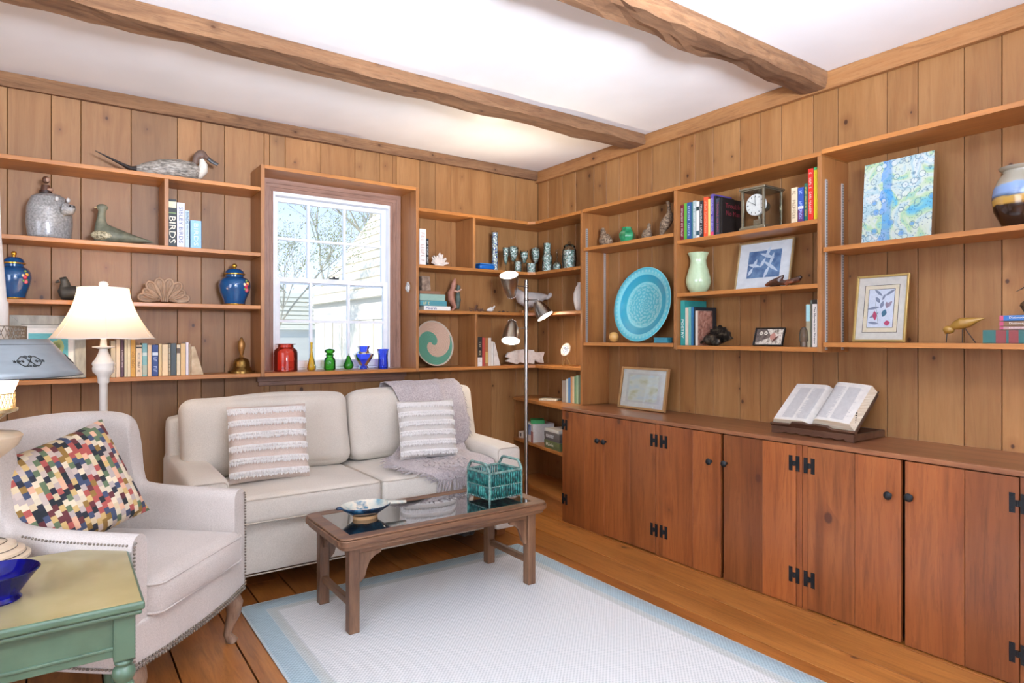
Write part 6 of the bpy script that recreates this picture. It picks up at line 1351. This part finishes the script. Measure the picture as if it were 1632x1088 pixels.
# small dark duck
z0 = Z3; ox = BX(118, dy); t = thing('duck_decoy', 'small dark grey-brown duck decoy partly behind the white lampshade', 'decoy', (ox, dy, z0+.001))
DKD = speck('dark_carved', [(.3, '#2c2a24'), (.7, '#48443a')], 20, .6)
g = G(); g.tube([P(93, 468), P(97, 467), P(112, 467), P(130, 467), P(142, 466), P(150, 463)], [(.01, .015), (.03, .034), (.045, .036), (.045, .034), (.03, .025), (.01, .01)], 18, up=(0, 0, 1))
for v in g.bm.verts: v.co.z = max(0, v.co.z)
g.tube([P(103, 462), P(104, 452), P(101, 447), P(96, 448)], [.024, .022, .024, .017], 12); g.ob('body', DKD, t, remesh=.004)
g = G(); g.tube([P(95, 448), P(88.5, 450.5)], [.008, .003], 8); g.ob('bill', DKD, t)
# jug shaped like a bear
BE = speck('speckled_grey_stoneware', [(.3, '#73726f'), (.5, '#918f8b'), (.7, '#adaaa4')], 120, .35, .4, bmp=.0006)
loc, w_, h_, rz = rspot('B', 47, 110, 309, -.13, Z2); t = thing('bear_jug', 'speckled grey stoneware bear-shaped jug with a figure stopper', 'jug', loc, .25)
g = G(); g.lathe([(0, 0), (.40*w_, 0), (.46*w_, .06*h_), (.5*w_, .35*h_), (.48*w_, .7*h_), (.38*w_, .92*h_), (.2*w_, 1.0*h_), (0, 1.02*h_)], 40, sy=.72); g.tube([(.2*w_, -.08, .66*h_), (.34*w_, -.1, .64*h_), (.40*w_, -.105, .62*h_)], [.034, .026, .019], 14)
g.ob('body', BE, t, remesh=.005)
for dx in (.06, .30): g = G(); g.ball((dx*w_, -.075, .86*h_), (.009, .008, .012), 12, 8); g.ob('ear', plain('#c9c6c0', .4), t)
g = G()
for dx, yy_ in ((.27, -.127), (.36, -.126)): g.ball((dx*w_, yy_, .70*h_), .0045, 8, 6)
g.ob('eyes', plain('#1c1c1c', .3), t)
FB = plain('#3a2218', .5)
g = G(); g.cyl((-.08*w_, 0, h_), (-.08*w_, 0, h_+.012), .026); st = g.ob('stopper', FB, t)
g = G(); g.tube([(-.08*w_, 0, h_+.01), (-.08*w_, 0, h_+.04)], [.022, .018], 12); g.ball((-.08*w_, -.004, h_+.066), (.016, .016, .018), 14, 10); g.ob('stopper_figure', plain('#5a3a28', .5), t)
g = G(); g.ball((-.06*w_, -.014, h_+.066), (.011, .008, .012), 10, 8); g.ball((-.01*w_, -.02, h_+.018), (.013, .01, .008), 10, 6); g.ob('figure_face', plain('#b08a72', .5), st)
# scallop carving
SC = speck('tan_resin', [(.3, '#8f7258'), (.7, '#a98b70')], 20, .7)
loc, w_, h_, rz = spot('B', 223, 299, 446, -.17, Z3); t = thing('shell_carving', 'tan fluted scallop-shell carving on the third shelf beside the lampshade', 'carving', loc+Vector((0, 0, .001)))
g = G(); n = 8
for i in range(n):
    a = math.radians(8+164*i/(n-1)); ln = h_*.98 if 1 < i < 5 else w_*.47; ln = [w_*.49, w_*.46, h_*.98, h_*1.0, h_*1.0, h_*.98, w_*.46, w_*.49][i]
    d = Vector((math.cos(a), 0, math.sin(a)*1.0)); c0 = Vector((math.cos(a)*.02, 0, .018))
    nrm = Vector((-d.z, 0, d.x)); ring_ = []
    for k in range(25):
        q = 2*PI*k/24; rr = ln*.5-.009; wdt = ln*.135+.003; ring_.append(c0+d*(ln*.5)+d*(rr*math.cos(q))*.98+nrm*(wdt*math.sin(q)*(1+.45*math.cos(q)))+Vector((0, -.004, 0)))
    for p_ in ring_: p_.z = max(.007, p_.z)
    g.tube(ring_, .0065, 8, caps=False)
    g.F([g.V(p_+Vector((0, .004, 0))) for p_ in ring_[:-1]])
    g.tube([c0+d*.03, c0+d*(ln*.8)], [.003, .006], 6)
for s in (-1, 1): g.tube([(s*.06, -.01, .01), (s*.03, -.012, .03), (s*.022, -.012, .018), (s*.032, -.012, .012)], .006, 8)
for x in (-.014, -.005, .005, .014): g.tube([(x, -.012, .008), (x, -.012, .034)], .0045, 8)
g.ob('shell', SC, t)
# brass bell
BRB = plain('#8f6f3a', .25, .9)
loc, w_, h_, rz = rspot('B', 364.5, 404.5, 537, -.13, Z4); t = thing('hand_bell', 'brass hand bell with a turned handle at the right end of the lowest shelf', 'bell', loc); R_ = w_/2
g = G(); g.lathe([(R_, 0), (R_, .012), (.84*R_, .05*h_), (.66*R_, .14*h_), (.6*R_, .3*h_), (.5*R_, .38*h_), (.25*R_, .42*h_), (0, .43*h_), (0, .4*h_), (.5*R_, .3*h_), (.8*R_, .05*h_), (.95*R_, 0), (R_, 0)], 36); g.ob('bell_cup', BRB, t)
g = G(); g.lathe([(0, .42*h_), (.12*R_, .42*h_), (.2*R_, .46*h_), (.12*R_, .5*h_), (.16*R_, .54*h_), (.25*R_, .68*h_), (.3*R_, .8*h_), (.2*R_, .9*h_), (.1*R_, .94*h_), (.13*R_, .97*h_), (0, h_)], 24); g.ob('handle', plain('#a3723a', .35, .5), t)

# ================================================================ book stand on the counter
DKW = wood('dark_carved_wood', '#6e4a34', '#3c2417', 'x', .45, 2, 0, coat=.2)
A = onz(1227.5, 692, .7437); B = onz(1356, 706, .7437); c_ = (A+B)/2; w_ = (A-B).length
t = thing('book_stand', 'dark carved wooden book stand on the counter top', 'book stand', (-.306, -2.437, .7437), -PI/2)
w_ = .39; bd = .275
g = G(); wave = [(-w_/2, .0), (-w_/2, .034), (w_/2, .034), (w_/2, 0), (w_/2-.03, 0)]+[(w_/2-.03-(w_-.06)*i/24, .007+.004*math.sin(i*PI/2.0)) for i in range(1, 24)]+[(-w_/2+.03, 0)]
g.prism(wave, -.006, .006); g.ob('front_rail', DKW, t, bevel=.001)
for x in (-w_/2+.006, w_/2-.006): g = G(); g.box(x-.006, x+.006, .0065, bd, .004, .034); g.ob('side_rail', DKW, t, bevel=.001)
g = G(); g.box(-w_/2+.0125, w_/2-.0125, bd-.012, bd, .004, .034); g.ob('back_rail', DKW, t)
Mt = Matrix.Translation((0, .012, .036)) @ Matrix.Rotation(math.radians(38), 4, 'X')      # local y runs up the slope
bl_ = .255
g = G(); g.M = Mt; g.box(-w_/2-.004, w_/2+.004, 0, bl_, 0, .011); g.ob('rest_board', DKW, t, bevel=.002)
g = G(); g.M = Mt; g.prism([(-w_/2-.006, 0), (-w_/2-.006, .02), (-w_*.26, .022), (-w_*.22, .036), (-w_*.08, .04), (0, .034), (w_*.08, .04), (w_*.22, .036), (w_*.26, .022), (w_/2+.006, .02), (w_/2+.006, 0)], -.012, -.0005); g.ob('ledge', DKW, t, bevel=.002)
g = G(); g.cyl((0, bd-.02, .03), (0, bd-.045, .17), .006); g.ob('prop', DKW, t)
wt = t.location
t2 = thing('open_book', 'large old open book with tissue-thin tabbed pages resting on the carved stand', 'book', (wt.x, wt.y, wt.z+.036), -PI/2)
Mb = Matrix.Translation((0, .012, .0)) @ Matrix.Rotation(math.radians(38), 4, 'X')
PGW = plain('#e0dcd4', .8); bw = w_/2*.98; bh = .262
def side(s, T0):
    g = G(); g.M = Mb; n = 16
    top = []; 
    for i in range(n+1):
        u = i/n; x = s*(.004+bw*u*(.93)); z = .014+T0*(1-(1-min(1, u*5.5))**2)-(.012 if s > 0 else .004)*u*u; top.append((x, z))
    bot = [(s*(.004+bw*.99), .0145), (s*.004, .0145)]
    pl = top+bot; g.prism([(x, z) for x, z in pl], .004, bh); return g.ob('page_block', speck('page_edges', [(.3, '#cbb896'), (.7, '#efe6d2')], 300, .9, aniso=(.02, .02, 1)), t2), top
for s, T0 in ((-1, .026), (1, .050)):
    pb_, top = side(s, T0)
    g = G(); g.M = Mb; n = len(top)-1
    g.grid(lambda u, v: Vector((top[min(n, int(u*n+.5))][0], .006+(bh-.009)*v, top[min(n, int(u*n+.5))][1]+.0008)), n, 1); g.ob('page', PGW, pb_)
    g = G(); g.M = Mb; random.seed(8+s)
    for col in (.12, .52):
        for r in range(56):
            y_ = .022+(bh-.05)*r/56; u0, u1 = col, col+.36*random.uniform(.85, 1); k0 = max(2, int(u0*n)); k1 = int(u1*n)
            [g.F([g.V((top[k][0], y_, top[k][1]+.0013)), g.V((top[k+1][0], y_, top[k+1][1]+.0013)), g.V((top[k+1][0], y_+.0016, top[k+1][1]+.0013)), g.V((top[k][0], y_+.0016, top[k][1]+.0013))]) for k in range(k0, k1)]
    g.ob('printed_text', plain('#a3a3a6', .8), pb_)
g = G(); g.M = Mb; g.box(-bw-.006, bw+.008, .001, bh+.004, .0115, .0142); g.ob('cover', plain('#4a3424', .6), t2)
g = G(); g.M = Mb
for i in range(7): g.box(bw*.955, bw*.99, .02+i*.009, .025+i*.009, .02+i*.0055, .0215+i*.0055)
g.ob('index_tabs', plain('#2c241e', .6), t2)
# something small under the sofa
t = thing('rag', 'crumpled grey cloth lying under the sofa', 'cloth', onz(752, 862, 0)+Vector((.03, .12, 0)))
g = G(); g.rbox((0, 0, .026), (.05, .035, .022), .02, 12, nz=.016, ns=26); g.ob('cloth', cloth('grey_rag', '#57524b', '#37332e', 100), t)
# ================================================================ outside the window
SHG = speck('weathered_white_cedar', [(.3, '#d8d2c2'), (.6, '#efeadd')], 9, .9, aniso=(4, 4, .6))
CLAP = plain('#efe9d6', .8)
g = G(); g.box(-30, 30, .6, 40, -.25, -.2); struct('trim_9', g, speck('yard_gravel', [(.3, '#b9b2a2'), (.7, '#d8d2c4')], 5, .95))
def courses(g, P0, ux, up, W, Hh, n, t=.012):
    nrm = ux.cross(up).normalized()
    for i in range(n):
        a = Hh*i/n; b = Hh*(i+1)/n*1.0+Hh/n*.12; b = min(b, Hh)
        p = [P0+up*a+nrm*t, P0+ux*W+up*a+nrm*t, P0+ux*W+up*b, P0+up*b]; v = [g.V(q) for q in p]; g.F(v)
        q = [g.V(P0+up*a), g.V(P0+ux*W+up*a), g.V(P0+ux*W+up*a+nrm*t), g.V(P0+up*a+nrm*t)]; g.F(q)
t = thing('outbuilding', 'whitish shingle-roofed outbuilding with board wall, right side of the window view', 'building', (1.5, 7, -.2))
X0, YE, YN, ZE = 1.5, 9.95, 1.2, 1.94
g = G(); g.box(X0, X0+.1, YN, YE, -.2, ZE-.22); random.seed(2); y = YN
while y < YE: wd = random.uniform(.22, .9); g.box(X0-.03, X0, y+.03, min(YE, y+wd)-.03, -.2, ZE-.24-.0); y += wd
g.ob('board_wall', SHG, t, w=True)
g = G(); g.box(X0-.05, X0-.0301, YN, YE, ZE-.42, ZE-.04); g.ob('fascia', plain('#e9e6de', .8), t, w=True)
g = G(); up = Vector((1.42, 0, 2.0)).normalized(); courses(g, Vector((X0-.14, YE+.1, ZE-.05)), Vector((0, -1, 0)), up, YE-YN+.1, 3.4, 13, .03); 
g.ob('shingle_roof', speck('roof_shingles_pale', [(.3, '#d6ccb8'), (.6, '#e9e2d2')], 6, .9, aniso=(4, 4, 1)), t, w=True)
g = G(); g.F([g.V(p) for p in ((X0, YE, -.2), (X0, YE, ZE), (X0+1.9, YE, ZE+2.7), (X0+3.8, YE, ZE), (X0+3.8, YE, -.2))]); g.ob('gable', CLAP, t, w=True)
t = thing('shed', 'cream clapboard shed seen through the lower left window panes', 'building', (-.5, 12.6, -.2))
g = G(); courses(g, Vector((-6, 12.5, 1.42)), Vector((1, 0, 0)), Vector((0, .25, 1)).normalized(), 9.5, .95, 8, .03); g.ob('clapboards', CLAP, t, w=True)
g = G(); g.box(-6, 3.5, 12.55, 12.65, -.2, 1.4); g.ob('front_wall', plain('#efece4', .8), t, w=True)
g = G(); g.box(-1.3, 1.2, 12.5, 12.54, 1.27, 1.3); g.ob('door_track', plain('#8a8478', .7), t, w=True)
def tree(label, base, ht, seed, leaves=0, bark='#8f8778', r=.1, spread=.5, lc='#8a9468', depth_=5, sz=.03):
    random.seed(seed); t = thing('tree', label, 'tree', base); g = G(); gl = G(); tips = []
    def br(p, d, ln, r_, lv):
        pts = [p]; q = p; dd = d.normalized()
        for i in range(4): dd = (dd+Vector((random.uniform(-.18, .18), random.uniform(-.18, .18), random.uniform(-.05, .14)))).normalized(); q = q+dd*ln/4; pts.append(q)
        g.tube(pts, [r_*(1-.13*i) for i in range(5)], 6 if lv > 1 else 4)
        if lv <= 1: tips.extend(pts)
        if lv:
            for k in range(3 if lv > 3 else 4): o = pts[random.choice((2, 3, 4))]; br(o, dd+Vector((random.uniform(-1, 1), random.uniform(-1, 1), random.uniform(-.3, .8)))*spread*1.6, ln*.68, r_*.5, lv-1)
    br(Vector((0, 0, 0)), Vector((0, 0, 1)), ht*.42, r, depth_-1)
    g.ob('branches', plain(bark, .9), t)
    if leaves:
        for k in range(leaves):
            p = random.choice(tips)+Vector([random.gauss(0, .1) for _ in range(3)]); a = Vector([random.gauss(0, 1) for _ in range(3)]).normalized(); b = a.orthogonal().normalized(); c = a.cross(b); s = random.uniform(.6, 1.3)*sz
            gl.F([gl.V(p-b*s), gl.V(p-c*s*.5), gl.V(p+b*s), gl.V(p+c*s*.5)])
        o = gl.ob('foliage', plain(lc, .8), t)
tree('scrubby grey-green leafy tree filling the upper left window panes', (.22, 8.2, -.2), 4.7, 4, 4200, '#b9b4a6', .04, .62, '#a3ab84', sz=.02)
tree('bare tall tree with a thick pale trunk behind the outbuilding roof', (5.9, 16.5, -.2), 11, 12, 0, '#b9b09e', .3, .45, depth_=5)
tree('bare thin-branched tree in the middle of the window view', (3.4, 15, -.2), 7.5, 23, 0, '#bdb6a8', .07, .6)
flush_text()
